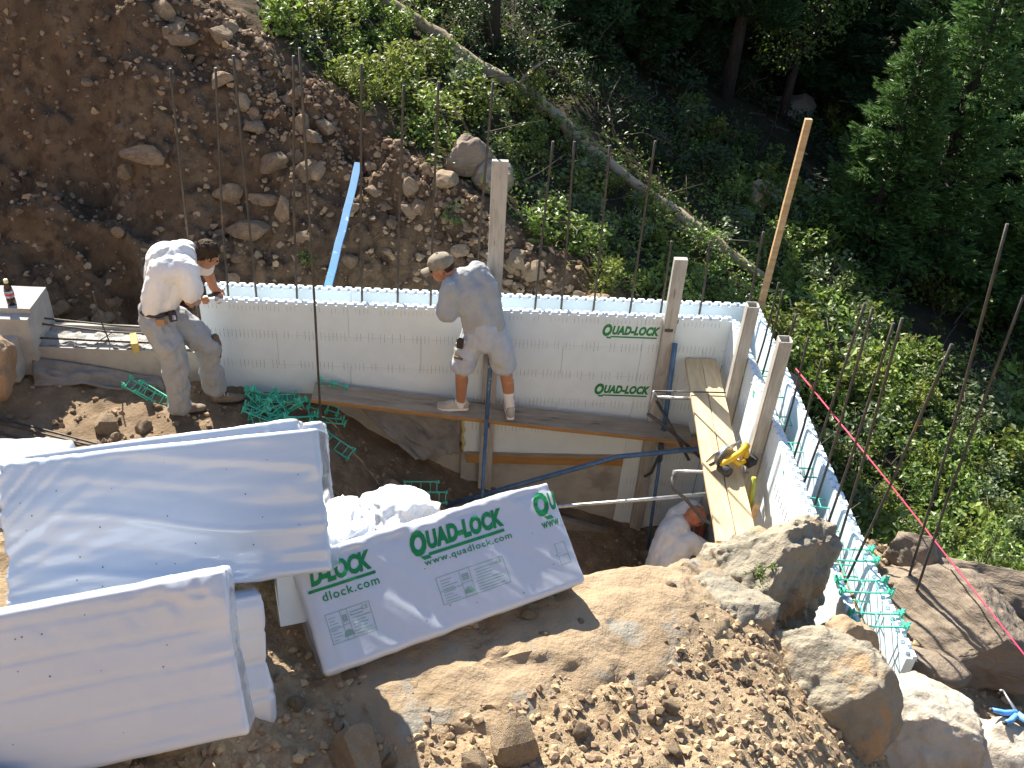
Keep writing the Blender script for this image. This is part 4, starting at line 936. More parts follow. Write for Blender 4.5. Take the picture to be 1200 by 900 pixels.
# crumpled film behind the printed bundle
def crumple(label, c, half, seed, m='filmthin'):
    V, F = ICO[6]; V = V.copy(); q = ridge(fbm(V * 1.5 + seed, 2, seed, .5)); q2 = ridge(fbm(V * np.array([5, 2.2, 2.2]) + seed, 2, seed + 3, .5))
    V = V * (1 + .36 * (q - .6) + .09 * (q2 - .6))[:, None]; V[:, 2] = np.where(V[:, 2] < -.35, -.35 + (V[:, 2] + .35) * .3, V[:, 2])
    V = V * np.array(half); return tag(link("plastic_film", fastmesh("plastic_film", V, F, M[m], True), None, c), label, "plastic film")
crumple("bright crumpled white plastic heaped behind the printed bundle", (-2.56, -3.45, .92), (.19, .15, .11), 5)
crumple("strip of crumpled clear plastic folded over the top of the printed bundle", (-2.78, -3.80, 1.17), (.13, .16, .06), 9)
mb = MB(); mb.box((0, 0, 0), (.16, .05, .26), frame((.93, .36, -.1), (-.1, .5, .86))); o = mb.build("foam_offcut", M['foam'], None, (0, 0, 0)); o.location = (-2.93, -4.12, 1.10); tag(o, "grey shaded foam offcut between the narrow bundle and the printed bundle", "foam offcut")

# ---------------------------------------------------------------- people
def skinmesh(mb, voxel, smooth=4, fold=0.0, fsc=9.0, seed=0, stretch=(1, 1, 1)):
    V, F = mb.arrays(); me = bpy.data.meshes.new("tmp"); me.from_pydata([tuple(v) for v in V], [], F); o = bpy.data.objects.new("tmp", me); COL.objects.link(o)
    rm = o.modifiers.new("r", 'REMESH'); rm.mode = 'VOXEL'; rm.voxel_size = voxel
    sm = o.modifiers.new("s", 'SMOOTH'); sm.factor = .5; sm.iterations = smooth
    bpy.context.view_layer.update(); dg = bpy.context.evaluated_depsgraph_get(); m2 = bpy.data.meshes.new_from_object(o.evaluated_get(dg))
    n = len(m2.vertices); co = np.zeros(n * 3); m2.vertices.foreach_get("co", co); co = co.reshape(-1, 3); no = np.zeros(n * 3); m2.vertices.foreach_get("normal", no); no = no.reshape(-1, 3)
    F = np.array([p.vertices[:] for p in m2.polygons])
    bpy.data.objects.remove(o); bpy.data.meshes.remove(me); bpy.data.meshes.remove(m2)
    if fold:
        q = fbm(co * np.array(stretch) * fsc + seed, 4, seed, .55); co = co + no * ((ridge(q) - .62) * fold)[:, None]
    return co, F
def sk(name, mb, m, parent, voxel=.009, smooth=4, fold=0.0, fsc=9.0, seed=0, stretch=(1, 1, 1)):
    V, F = skinmesh(mb, voxel, smooth, fold, fsc, seed, stretch)
    return link(name, fastmesh(name, V - np.array(world_loc(parent)), F, m, True), parent)
def basis(face, up):
    f = np.array(face, float); f /= np.linalg.norm(f); u = np.array(up, float); u -= f * (u @ f); u /= np.linalg.norm(u); s = np.cross(f, u); return np.stack([s, f, u], 1)
def head(mb, c, face, up):
    B = basis(face, up); c = np.array(c, float); q = lambda s, f, u: c + B @ np.array([s, f, u])
    mb.ell(q(0, -.008, .025), (.076, .094, .088), B, 18, 12); mb.ell(q(0, .022, -.040), (.058, .068, .072), B, 16, 10); mb.ell(q(0, .052, -.082), (.034, .030, .024), B)
    mb.ell(q(0, .097, -.022), (.013, .016, .024), B); mb.ell(q(0, .084, .008), (.010, .012, .022), B); mb.ell(q(0, .074, .022), (.050, .016, .011), B)
    mb.ell(q(0, .083, -.060), (.024, .010, .007), B); mb.ell(q(0, .082, -.070), (.021, .010, .006), B)
    for s in (-1, 1): mb.ell(q(s * .078, -.008, -.005), (.009, .019, .032), B); mb.ell(q(s * .046, .056, -.022), (.02, .02, .018), B)
    return q, B
def eyes(q, B, t):
    for s in (-1, 1):
        mb = MB(); mb.ell(q(s * .032, .079, .004), (.011, .010, .008), B, 10, 6); mb.build("eye", M['eye'], t)
def hand(mb, w, d, n, curl=.5, side=1):
    "wrist w, pointing d, palm faces n; four bent fingers and a thumb on its side"
    d = np.array(d, float); d /= np.linalg.norm(d); n = np.array(n, float); n -= d * (n @ d); n /= np.linalg.norm(n); s = np.cross(d, n); w = np.array(w, float)
    B = np.stack([d, s, n], 1); mb.ell(w + d * .048, (.052, .040, .015), B)
    for i, (o_, L_) in enumerate(((.030, .070), (.010, .080), (-.010, .075), (-.029, .058))):
        p = w + d * .085 + s * o_; P = [p]; a = curl * .6
        for seg in (.45, .32, .23):
            p = p + (d * math.cos(a) + n * math.sin(a)) * L_ * seg; P.append(p); a += curl * .8
        mb.caps(P, [.0095, .009, .0082, .0072])
    p0 = w + d * .022 + s * .032 * side; p1 = p0 + d * .026 + s * .022 * side + n * .014; p2 = p1 + d * .030 + s * .004 * side + n * .016; mb.caps([p0, p1, p2], [.013, .0105, .0085])
def shoe(name, m, t, heel, toe, z, sole_m=None):
    heel = np.array([*heel, z], float); toe = np.array([*toe, z], float); d = (toe - heel) / np.linalg.norm(toe - heel); L_ = np.linalg.norm(toe - heel); B = frame(d, (0, 0, 1)); q = lambda x, y, zz: heel + B @ np.array([x * L_, y, zz])
    mb = MB()
    mb.ell(q(.18, 0, .045), (.058, .040, .045), B); mb.ell(q(.50, 0, .042), (.085, .042, .038), B); mb.ell(q(.80, 0, .030), (.062, .046, .029), B); mb.ell(q(.22, 0, .085), (.045, .036, .035), B)
    mb.tube([q(.03, 0, .018), q(.3, 0, .018), q(.6, 0, .018), q(.97, 0, .018)], [.030, .036, .044, .026], 12)
    o = sk(name, mb, m, t, .007, 3)
    mb = MB(); V = []; pts = [(.0, .022), (.06, .034), (.3, .036), (.6, .045), (.85, .044), (1.0, .02)]
    ring = [(x, y) for x, y in pts] + [(x, -y) for x, y in pts[::-1]]
    for zz in (-.004, .018): V += [q(x, y, zz) for x, y in ring]
    k = len(ring); F = [tuple(range(k))[::-1], tuple(range(k, 2 * k))] + [(i, (i + 1) % k, k + (i + 1) % k, k + i) for i in range(k)]
    mb.add(V, F); mb.build("shoe_sole", sole_m or M['sock'], o)
    for i in range(3):
        mb = MB(); mb.tube([q(.42 + .1 * i, -.026, .078 - .008 * i), q(.42 + .1 * i, 0, .086 - .008 * i), q(.42 + .1 * i, .026, .078 - .008 * i)], .0035, 6); mb.build("lace", M['sock'], o)

# the bent worker at the left end of the wall
g1 = -.845
p1 = thing("person", "bent worker in a white shirt and dusty jeans leaning over the wall's left end", "person", (-4.5, -.35, g1))
b = MB()
b.caps([(-4.64, -.40, .06), (-4.61, -.37, .22), (-4.53, -.29, .40), (-4.47, -.25, .46)], [.095, .09, .10, .075])
b.caps([(-4.46, -.25, .46), (-4.395, -.215, .485), (-4.32, -.185, .495)], [.065, .054, .053])
q1, B1 = head(b, (-4.285, -.170, .495), (.72, .30, -.62), (.62, .20, .75))
b.caps([(-4.37, -.40, .47), (-4.39, -.42, .23), (-4.42, -.17, .07)], [.055, .047, .036]); hand(b, (-4.42, -.15, .065), (.25, .95, -.25), (.3, -.3, -1), .9, 1)
b.caps([(-4.46, -.10, .47), (-4.36, .02, .25), (-4.33, .03, .09)], [.055, .047, .036]); hand(b, (-4.33, .03, .08), (.3, .2, -.9), (.2, -.8, -.3), .9, -1)
b.caps([(-4.63, -.47, .03), (-4.56, -.50, -.33), (-4.60, -.46, -.74)], [.075, .058, .042]); b.caps([(-4.62, -.32, .03), (-4.345, -.27, -.27), (-4.355, -.235, -.72)], [.075, .058, .042])
bd = sk("body", b, M['skin'], p1, .0072, 3)
eyes(q1, B1, bd)
b = MB(); q = q1
b.ell(q(0, -.020, .036), (.086, .098, .086), B1, 18, 12); b.ell(q(0, -.062, -.015), (.074, .052, .062), B1)
for s in (-1, 1): b.ell(q(s * .066, -.012, .02), (.022, .045, .045), B1)
sk("hair", b, M['hair'], p1, .007, 2, .012, 40, 3)
b = MB()
b.caps([(-4.665, -.46, .17), (-4.64, -.46, .27), (-4.57, -.42, .475), (-4.43, -.38, .495)], [0.093, 0.099, 0.113, 0.099]); b.caps([(-4.655, -.33, .17), (-4.62, -.28, .27), (-4.56, -.18, .475), (-4.49, -.13, .49)], [0.093, 0.099, 0.113, 0.099])
b.caps([(-4.655, -.40, .165), (-4.62, -.36, .26), (-4.565, -.29, .485), (-4.46, -.25, .515)], [0.127, 0.133, 0.156, 0.119]); b.caps([(-4.575, -.42, .20), (-4.49, -.38, .32), (-4.42, -.34, .40)], [0.085, 0.090, 0.102])
b.caps([(-4.385, -.40, .475), (-4.368, -.42, .36), (-4.366, -.425, .305)], [0.094, 0.088, 0.086]); b.caps([(-4.465, -.11, .48), (-4.40, -.05, .38), (-4.36, -.02, .32)], [0.094, 0.088, 0.084])
sk("shirt", b, M['shirtw'], p1, .0085, 16, .020, 6.5, 21, (1, 1, .6))
b = MB()
b.caps([(-4.665, -.40, .13), (-4.66, -.40, .04)], [.135, .150])
b.caps([(-4.67, -.46, .03), (-4.595, -.495, -.14), (-4.565, -.50, -.34), (-4.585, -.475, -.56), (-4.60, -.46, -.76)], [.128, .122, .104, .098, .098])
b.caps([(-4.64, -.33, .03), (-4.50, -.29, -.11), (-4.355, -.27, -.27), (-4.365, -.255, -.48), (-4.36, -.235, -.72)], [.128, .122, .106, .094, .096])
sk("jeans", b, M['jeans'], p1, .0085, 4, .030, 5.5, 31, (1, 1, .8))
b = MB(); b.caps([(-4.285, -.27, -.20), (-4.272, -.27, -.29), (-4.285, -.265, -.40)], [.030, .034, .026]); sk("knee_patch", b, M['kneepad'], p1, .008, 4, .008, 12, 4)
mb = MB(); a = np.linspace(0, 2 * math.pi, 25); RB = frame((.45, -.05, .0), (-.20, .08, .97))
mb.tube([np.array([-4.660, -.395, .140]) + RB @ np.array([.124 * math.cos(t) + .008, .143 * math.sin(t), 0]) for t in a], .017, 8); mb.build("belt", M['leather'], p1)
mb = MB(); mb.box((-4.515, -.505, .135), (.055, .045, .075), rotm('Z', .5)); mb.build("phone_pouch", M['leather'], p1)
mb = MB(); mb.box((-4.498, -.530, .137), (.026, .006, .040), rotm('Z', .5)); mb.build("buckle", M['label'], p1)
mb = MB(); mb.box((-4.60, -.555, .105), (.060, .022, .055), rotm('Z', .2)); mb.build("pouch", M['tanleather'], p1)
mb = MB(); mb.box((-4.655, -.562, .035), (.052, .012, .024), rotm('Y', .35)); mb.build("red_tag", M['redpatch'], p1)
shoe("boot", M['boot'], p1, (-4.67, -.47), (-4.40, -.42), gz(-4.55, -.45) + .01, M['black']); shoe("boot", M['boot'], p1, (-4.40, -.25), (-4.13, -.20), gz(-4.25, -.22) + .012, M['black'])
tk = thing("hand_tool", "small black gripping tool in the bent worker's hands at the wall rim", "hand tool", (-4.31, .02, .03)); mb = MB(); mb.tube([(-4.37, -.02, .035), (-4.32, .02, .03), (-4.28, .05, .045)], [.014, .018, .014], 8); mb.build("handle", M['black'], tk); mb = MB(); mb.box((-4.265, .06, .06), (.02, .05, .03)); mb.build("jaw", M['steel'], tk)

# the capped worker on the plank
p2 = thing("person", "capped worker in grey shirt and stained shorts standing on the long plank", "person", (-2.05, -.2, -.93))
b = MB()
b.caps([(-2.10, -.30, -.02), (-2.13, -.29, .10), (-2.22, -.25, .28), (-2.29, -.22, .39)], [.095, .09, .105, .085])
b.caps([(-2.29, -.22, .39), (-2.375, -.19, .425), (-2.42, -.175, .44)], [.075, .056, .054])
q2, B2 = head(b, (-2.462, -.160, .462), (-.90, .10, -.36), (-.36, .05, .92))
b.caps([(-2.40, -.32, .36), (-2.405, -.36, .14), (-2.26, -.16, .09)], [.054, .046, .036]); hand(b, (-2.25, -.14, .088), (.45, .85, -.2), (.2, .0, -1), .8, 1)
b.caps([(-2.17, -.17, .45), (-2.10, -.03, .22), (-2.19, .03, .07)], [.054, .046, .036]); hand(b, (-2.19, .03, .065), (-.5, .6, -.4), (-.2, -.3, -1), .8, -1)
b.caps([(-2.19, -.31, -.08), (-2.275, -.30, -.46), (-2.272, -.20, -.83)], [.072, .056, .042]); b.caps([(-2.01, -.31, -.08), (-1.905, -.28, -.44), (-1.838, -.20, -.86)], [.072, .056, .042])
b.caps([(-2.268, -.255, -.55), (-2.270, -.225, -.66)], [.054, .046]); b.caps([(-1.885, -.265, -.54), (-1.862, -.235, -.66)], [.054, .046])
bd = sk("body", b, M['skin'], p2, .0072, 3)
eyes(q2, B2, bd)
b = MB(); q = q2; b.ell(q(0, -.050, .010), (.075, .058, .062), B2); b.ell(q(0, -.06, -.03), (.06, .040, .045), B2); sk("hair", b, M['hair'], p2, .007, 2, .008, 40, 5)
b = MB(); b.ell(q(0, -.008, .052), (.090, .108, .078), B2, 18, 12)
Vb = []; Fb = []
for i in range(9):
    for k in range(2):
        t = -1 + 2 * i / 8; Vb.append(q(t * .078, .085 + .085 * k * math.sqrt(max(0, 1 - .72 * t * t)), .034 - .030 * t * t - .012 * k))
b2 = MB(); b2.add(Vb, [(2 * i, 2 * i + 2, 2 * i + 3, 2 * i + 1) for i in range(8)], True)
co = sk("cap", b, M['cap'], p2, .007, 3, .004, 20, 6); bo = b2.build("cap_brim", M['cap'], co); so = bo.modifiers.new("thickness", 'SOLIDIFY'); so.thickness = .008
mb = MB(); mb.ell(q(0, -.008, .132), (.010, .010, .006), B2); mb.build("cap_button", M['cap'], co)
b = MB()
b.caps([(-2.19, -.32, .03), (-2.22, -.32, .16), (-2.31, -.30, .30), (-2.37, -.29, .37)], [0.092, 0.095, 0.106, 0.086]); b.caps([(-2.02, -.30, .03), (-2.06, -.28, .16), (-2.12, -.24, .34), (-2.18, -.20, .44)], [0.092, 0.095, 0.108, 0.095])
b.caps([(-2.105, -.31, .03), (-2.14, -.30, .15), (-2.22, -.26, .31), (-2.28, -.235, .40)], [0.124, 0.127, 0.143, 0.113])
b.caps([(-2.385, -.32, .37), (-2.405, -.345, .25), (-2.408, -.358, .185)], [0.092, 0.093, 0.095]); b.caps([(-2.18, -.18, .45), (-2.13, -.09, .32), (-2.11, -.05, .25)], [0.093, 0.091, 0.089])
sk("shirt", b, M['shirtg'], p2, .0085, 14, .018, 6.5, 41, (1, 1, .6))
b = MB()
b.caps([(-2.105, -.31, .02), (-2.10, -.31, -.08)], [.135, .140])
b.caps([(-2.18, -.32, -.06), (-2.225, -.325, -.20), (-2.265, -.32, -.335)], [.115, .112, .108]); b.caps([(-2.02, -.315, -.06), (-1.965, -.31, -.20), (-1.93, -.30, -.335)], [.115, .110, .104])
sk("shorts", b, M['shorts'], p2, .0085, 4, .028, 5.5, 51, (1, 1, .7))
for (x0, y0, z0, x1, y1, z1) in ((-2.272, -.228, -.655, -2.272, -.20, -.85), (-1.868, -.24, -.68, -1.838, -.20, -.89)):
    b = MB(); b.caps([(x0, y0, z0), (x1, y1, z1)], [.049, .043]); sk("sock", b, M['sock'], p2, .007, 3, .004, 25, 7)
mb = MB(); mb.box((-2.295, -.425, -.07), (.050, .03, .085), rotm('Z', -.3)); mb.build("phone_pouch", M['leather'], p2)
mb = MB(); mb.box((-2.305, -.425, -.215), (.075, .01, .02), rotm('Z', -.3) @ rotm('Y', .1)); mb.build("pocket_slit", M['kneepad'], p2)
shoe("trainer", M['shoe'], p2, (-2.205, -.195), (-2.475, -.205), -.895); shoe("trainer", M['shoe'], p2, (-1.835, -.285), (-1.850, -.055), -.935)

# the crouching worker in the pit
p3 = thing("person", "crouching worker in a white shirt seen from above in the pit corner", "person", (-.4, -.95, -2.44))
b = MB()
b.caps([(-.48, -1.0, -2.04), (-.46, -.95, -1.86), (-.40, -.88, -1.68), (-.31, -.84, -1.62)], [.095, .09, .105, .085]); b.caps([(-.31, -.84, -1.62), (-.26, -.815, -1.57), (-.23, -.80, -1.555)], [.075, .060, .062])
q3, B3 = head(b, (-.205, -.80, -1.545), (.72, .10, -.70), (.66, .08, .74))
b.caps([(-.22, -1.00, -1.66), (-.04, -1.02, -1.86), (.0 - .07, -.86, -2.05)], [.054, .047, .037]); hand(b, (-.07, -.86, -2.06), (.0, .6, -.8), (1, 0, 0), .6, 1)
b.caps([(-.20, -.66, -1.58), (-.07, -.60, -1.78), (-.08, -.72, -1.98)], [.054, .047, .037]); hand(b, (-.08, -.72, -1.99), (0, -.3, -.9), (1, 0, 0), .6, -1)
for s in (-.11, .11): b.caps([(-.45, -1.0 + s, -2.09), (-.20, -.98 + s, -2.02), (-.40, -.98 + s, -2.36)], [.088, .062, .046])
bd = sk("body", b, M['skinred'], p3, .0072, 3); eyes(q3, B3, bd)
b = MB()
b.caps([(-.47, -1.0, -2.0), (-.45, -.96, -1.83), (-.40, -.90, -1.70), (-.33, -.85, -1.63)], [.135, .140, .145, .112]); b.caps([(-.46, -1.09, -1.98), (-.42, -1.06, -1.82), (-.33, -1.01, -1.70), (-.24, -.98, -1.66)], [.10, .11, .115, .09]); b.caps([(-.46, -.90, -1.98), (-.42, -.82, -1.80), (-.31, -.72, -1.64), (-.23, -.67, -1.58)], [.10, .11, .115, .09])
b.caps([(-.23, -.99, -1.655), (-.13, -1.02, -1.74), (-.09, -1.03, -1.80)], [.085, .080, .078]); b.caps([(-.21, -.67, -1.57), (-.13, -.63, -1.66), (-.10, -.61, -1.72)], [.085, .080, .078])
sk("shirt", b, M['shirtw'], p3, .0085, 12, .018, 5.5, 61, (1, 1, .8))
b = MB(); b.caps([(-.47, -1.0, -2.04), (-.46, -1.0, -2.10)], [.135, .14])
for s in (-.11, .11): b.caps([(-.45, -1.0 + s, -2.10), (-.20, -.98 + s, -2.02), (-.38, -.98 + s, -2.33)], [.115, .088, .075])
sk("jeans", b, M['jeans'], p3, .009, 4, .024, 6, 71)
shoe("boot", M['boot'], p3, (-.46, -1.09), (-.20, -1.09), -2.43, M['black']); shoe("boot", M['boot'], p3, (-.46, -.87), (-.20, -.87), -2.43, M['black'])
# ---------------------------------------------------------------- vegetation
def leaves(P, size, rng, up=.35, wid=.55):
    "folded leaf blades at the points P"
    n = len(P); d = rng.normal(size=(n, 3)); d[:, 2] *= .7; d /= np.linalg.norm(d, axis=1)[:, None]
    nn_ = rng.normal(size=(n, 3)); nn_[:, 2] = np.abs(nn_[:, 2]) + up; s = np.cross(d, nn_); s /= np.linalg.norm(s, axis=1)[:, None] + 1e-9
    L_ = (size * rng.uniform(.6, 1.3, n))[:, None]; w = L_ * wid * .5; u = np.cross(s, d)
    A = P; B_ = P + d * L_ * .5 + s * w + u * L_ * .08; C_ = P + d * L_; D_ = P + d * L_ * .5 - s * w + u * L_ * .08
    V = np.stack([A, B_, C_, D_], 1).reshape(-1, 3); i = np.arange(n)[:, None] * 4
    return V, np.concatenate([np.concatenate([i, i + 1, i + 2], 1), np.concatenate([i, i + 2, i + 3], 1)])
def clump_points(n, half, rng, nb=9):
    c = rng.normal(size=(nb, 3)) * .42; c[:, 2] = np.abs(c[:, 2]) * .9; r = rng.uniform(.18, .42, nb); k = rng.integers(0, nb, n)
    d = rng.normal(size=(n, 3)); d /= np.linalg.norm(d, axis=1)[:, None]
    p = c[k] + d * (r[k] * rng.uniform(.35, 1.0, n) ** .5)[:, None]; p[:, 2] = np.abs(p[:, 2]); return p * np.array(half), c * np.array(half)
def shrub_parts(seed, n, half, leaf, m):
    rng = np.random.default_rng(seed); P, c = clump_points(n, half, rng); V, F = leaves(P, leaf, rng)
    lm = fastmesh("foliage", V, F, m, False); mb = MB()
    for q in c:
        mid = q * .5 + np.array([0, 0, .05]); mb.tube([(0, 0, -.08), mid, q], [.012, .008, .004], 5)
        for _ in range(2): mb.tube([mid, mid + (q - mid) * .7 + rng.normal(size=3) * .10], [.005, .002], 4)
    Vs, Fs = mb.arrays(); return lm, mkmesh("stem", Vs, Fs, M['twig'], True)
SH = {'oak': [shrub_parts(200 + i, (850, 620, 420, 700, 420, 560)[i], (.42, .42, .50), (.062, .078, .10, .068, .098, .08)[i], M[('leaf', 'leaf', 'leaf', 'leaf_yel', 'leaf_yel', 'leaf_grey')[i]]) for i in range(6)], 'dark': [shrub_parts(220 + i, 900, (.55, .55, .60), .062, M['leaf_dark']) for i in range(4)], 'red': [shrub_parts(240, 420, (.35, .35, .32), .042, M['leaf_red'])],
      'small': [shrub_parts(250 + i, 170, (.17, .17, .20), .042, M['leaf']) for i in range(3)]}
vr = random.Random(9)
def shrub(kind, x, y, s, label, group=None, z=None, cat="shrub"):
    lm, sm_ = SH[kind][vr.randrange(len(SH[kind]))]
    t = thing("shrub", label, cat, (x, y, (gz(x, y) if z is None else z) - .03 * s), group); a = vr.uniform(0, 6.28)
    for nm, me in (("foliage", lm), ("stem", sm_)):
        o = link(nm, me, t)
    t.rotation_euler = (0, 0, a); t.scale = (s * vr.uniform(.85, 1.15), s * vr.uniform(.85, 1.15), s * vr.uniform(.8, 1.15)); return t
def place(kind, n, fn, smin, smax, label, group, mind=.3):
    pts = []; t = 0
    while len(pts) < n and t < 6000:
        t += 1; p = fn()
        if p is None or any((p[0] - a) ** 2 + (p[1] - b_) ** 2 < mind ** 2 for a, b_ in pts): continue
        pts.append(p); s = vr.uniform(smin, smax); shrub(kind, p[0], p[1], s, label(p[0], p[1], (s - smin) / (smax - smin)), group)
def sz(f): return "low" if f < .33 else "mid sized" if f < .66 else "full"
def lab1(x, y, f): return sz(f) + " leafy green shrub " + ("against the upper end of the fallen log" if y > logy(x) - .9 and x < -2 else "below the middle of the fallen log" if y > logy(x) - .9 and x < -.6 else "near the lower end of the fallen log" if y > logy(x) - .9 else "just over the top of the dirt bank" if x < -2.6 else "around the big crest boulder" if x < -1.4 else "behind the right end of the long wall")
def lab2(x, y, f): return sz(f) + " bright green shrub " + ("by the tip of the long pale stick" if y > 4.3 else "behind the hollow corner post" if x < 1.8 and y > 2.2 else "behind the row of leaning bars" if y > 2.2 else "close behind the short wall" if x < 2 else "at the lower end of the sunlit strip")
def lab3(x, y, f): return sz(f) + " oak shrub " + ("against the outside of the short wall" if x < 1.7 and y > -1 else "beside the rocks outside the wall's near end" if y < -1 and x < 2.4 else "behind the two crossing tall bars" if x < 2.6 else "at the right edge above the huge rock" if y < -.2 else "at the right edge below the conifers")
def lab4(x, y, f): return sz(f) + " dark shrub in the shade " + ("just beyond the fallen log" if y < logy(x) + 2.5 and x < 1.5 else "among the rusty shrubs" if x < 3 and y < 9 else "left of the tall conifer" if x < 3.5 and y < 12 else "under the far trees" if y > 12 else "behind the tall conifer")
def lab5(x, y, f): return sz(f) + " scrub oak bush " + ("between the conifers and the right edge" if y < 5 else "behind the tall conifer's right side" if x < 7.5 else "far up the right slope")
# log line runs from (-3.6, 5.8) to (1.4, 2.9)
def logy(x): return 5.74 - .58 * (x + 3.52)
def z1():
    x = vr.uniform(-4.4, .6); y = vr.uniform(cy(x) + .45, logy(x) - .15); return (x, y) if y > .9 and not (-2.7 < x < -1.7 and 1.9 < y < 2.75) else None
place('oak', 62, z1, .55, .95, lab1, "shrubs between bank and log", .34)
def z2():
    t = vr.random(); x = 1.1 + 2.4 * t + vr.gauss(0, .35); y = 6.2 - 5.6 * t + vr.gauss(0, .5); return (x, y) if x > .95 else None
place('oak', 58, z2, .6, 1.0, lab2, "shrubs down the sunlit strip", .36)
def z3():
    x = vr.uniform(1.15, 4.4); y = vr.uniform(-2.5, 1.9); return (x, y) if y > -2.6 + .12 * x and x > 1.0 + .25 * max(0, -1.2 - y) else None
place('oak', 74, z3, .65, 1.05, lab3, "shrubs right of the short wall", .36)
def z4():
    x = vr.uniform(-3, 10); y = vr.uniform(4.4, 19); return (x, y) if y > logy(x) + .35 and y < 12 + x * 1.4 + 6 else None
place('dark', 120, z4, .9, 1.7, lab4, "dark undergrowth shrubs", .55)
def z5():
    x = vr.uniform(4.2, 12); y = vr.uniform(1.5, 11); return (x, y)
place('oak', 52, z5, .9, 1.6, lab5, "scrub oaks on the right slope", .7)
for (x, y, s) in [(.9, 6.6, .8), (1.25, 6.2, .9), (1.75, 6.0, .8), (2.15, 5.4, .7), (1.5, 6.9, .8)]: shrub('red', x, y, s, "rusty brown leaved shrub among the dark undergrowth", "rusty shrubs")
for (x, y, s) in [(-2.9, 6.5, .8), (-2.5, 7.1, .9), (-1.5, 6.4, .8), (-1.2, 7.0, .9), (-2.9, 7.8, 1.0), (-1.7, 7.6, .9), (-1.0, 5.9, .7), (-2.4, 6.0, .6)]: shrub('dark', x, y, s, 'dark shrub at the foot of the thick bare trunk beyond the log', 'dark undergrowth shrubs')
shrub('small', -3.80, 1.33, .85, "small bright green plant growing alone in the shaded dirt bank", None, None, "plant")
shrub('small', -2.42, 1.62, .9, "small green plant among rocks beside the weathered post", None, None, "plant")
shrub('small', -3.0, 2.55, 1.2, "small green plant left of the crest boulder", None, None, "plant")
shrub('small', -1.15, -3.52, .45, "tiny green plant on the tan ledge", None, .50, "plant"); shrub('small', -.66, -3.33, .5, "tiny green tuft in the crack of the grey boulder", None, .44, "plant")
shrub('small', .16, -3.44, .75, "thin weed growing inside the near end of the short wall", None, -.42, "plant"); shrub('small', .42, -1.9, 1.4, "bushy sprig against the outside of the short wall", None, -.62, "plant"); shrub('small', .40, -1.2, 1.3, "leafy twig behind the outside of the short wall", None, -.6, "plant")
# dry weed on the foreground soil
wd = thing("dry_weed", "dry twiggy weed with a few leaves in the middle of the outcrop", "plant", (-1.03, -3.80, .40)); mb = MB(); rng = np.random.default_rng(5); tips = []
for i in range(26):
    a = rng.uniform(0, 6.28); L_ = rng.uniform(.08, .20); e = np.array([math.cos(a) * L_ * .6, math.sin(a) * L_ * .6, L_ * rng.uniform(.4, 1.0)]); mb.tube([(0, 0, -.04), e * .5 + rng.normal(size=3) * .012, e], [.0035, .0025, .0015], 4); tips.append(np.array(wd.location) + e)
V, F = mb.arrays(); link("stem", mkmesh("stem", V, F, M['twig'], True), wd); V, F = leaves(np.repeat(np.array(tips), 3, 0) + rng.normal(size=(78, 3)) * .018, .022, rng); link("foliage", fastmesh("foliage", V - np.array(wd.location), F, M['grassm'], False), wd)
# ground cover
def cover(name, label, n, fn, size, m, seed, up=.05, wid=.55, h=.22):
    rng = np.random.default_rng(seed); x, y = fn(n, rng); z = ground(x, y) + h * rng.random(len(x)) ** 1.6; V, F = leaves(np.stack([x, y, z], 1), size, rng, .5, wid); return tag(link(name, fastmesh(name, V, F, m, False)), label, "undergrowth", None, "stuff")
def f1(n, r):
    x = r.uniform(-4.6, 1.2, n); y = r.uniform(.6, 7, n); k = (y > np.maximum(1.0 - .613 * (x + 1.0), .6) + .25 + .3 * n2(x, y, 1.5, 3, 5)) & (n2(x, y, 1.1, 3, 6) > -.35); return x[k], y[k]
cover("undergrowth", "low green leaves covering the strip behind the dirt bank", 14000, f1, .055, M['leaf'], 1)
def f2(n, r):
    x = r.uniform(.7, 5.5, n); y = r.uniform(-2.9, 7, n); k = (n2(x, y, .9, 3, 16) > -.3) & (x > .75 + .45 * np.clip(-1.6 - y, 0, 2)); return x[k], y[k]
cover("undergrowth", "low green leaves covering the slope right of the short wall", 17000, f2, .060, M['leaf'], 2)
def f3(n, r):
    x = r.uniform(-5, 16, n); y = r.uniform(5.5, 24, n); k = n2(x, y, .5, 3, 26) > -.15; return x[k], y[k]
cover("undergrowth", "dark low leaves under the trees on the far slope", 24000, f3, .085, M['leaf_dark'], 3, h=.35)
def f4(n, r):
    x = r.uniform(-4.6, 3.5, n); y = r.uniform(1.0, 7.5, n); k = (y > 1.0 - .613 * (x + 1.0) + .2) & (n2(x, y, 1.4, 3, 36) > .22); return x[k], y[k]
cover("grass", "tufts of dry yellow green grass on the slope", 12000, f4, .12, M['grassm'], 4, wid=.10, h=.10)

# fallen log
P_ = []; 
for i in range(34):
    t = i / 33; x = -3.95 + 5.25 * t; y = 5.98 - .58 * (x + 3.95) + .06 * math.sin(t * 6); P_.append((x, y, gz(x, y) + .12 + .03 * math.sin(t * 11)))
lg = thing("fallen_log", "long bare fallen log lying down the slope beyond the dirt bank", "log", P_[0]); mb = MB(); mb.tube(P_, [.088 + .016 * math.sin(i * .7) * math.sin(i * .23 + 1) - .0010 * i for i in range(34)], 14); V, F = mb.arrays(); V = V + (fbm(V * np.array([3, 3, 7]), 4, 4) * .025)[:, None]
mkobj("trunk", V - np.array(lg.location), F, M['logwood'], lg, None, [True] * len(F))
mb = MB(); mb.tube([P_[14], np.array(P_[14]) + (.15, .1, .18), np.array(P_[14]) + (.36, .2, .30)], [.03, .02, .008], 7); mb.build("broken_branch", M['logwood'], lg)

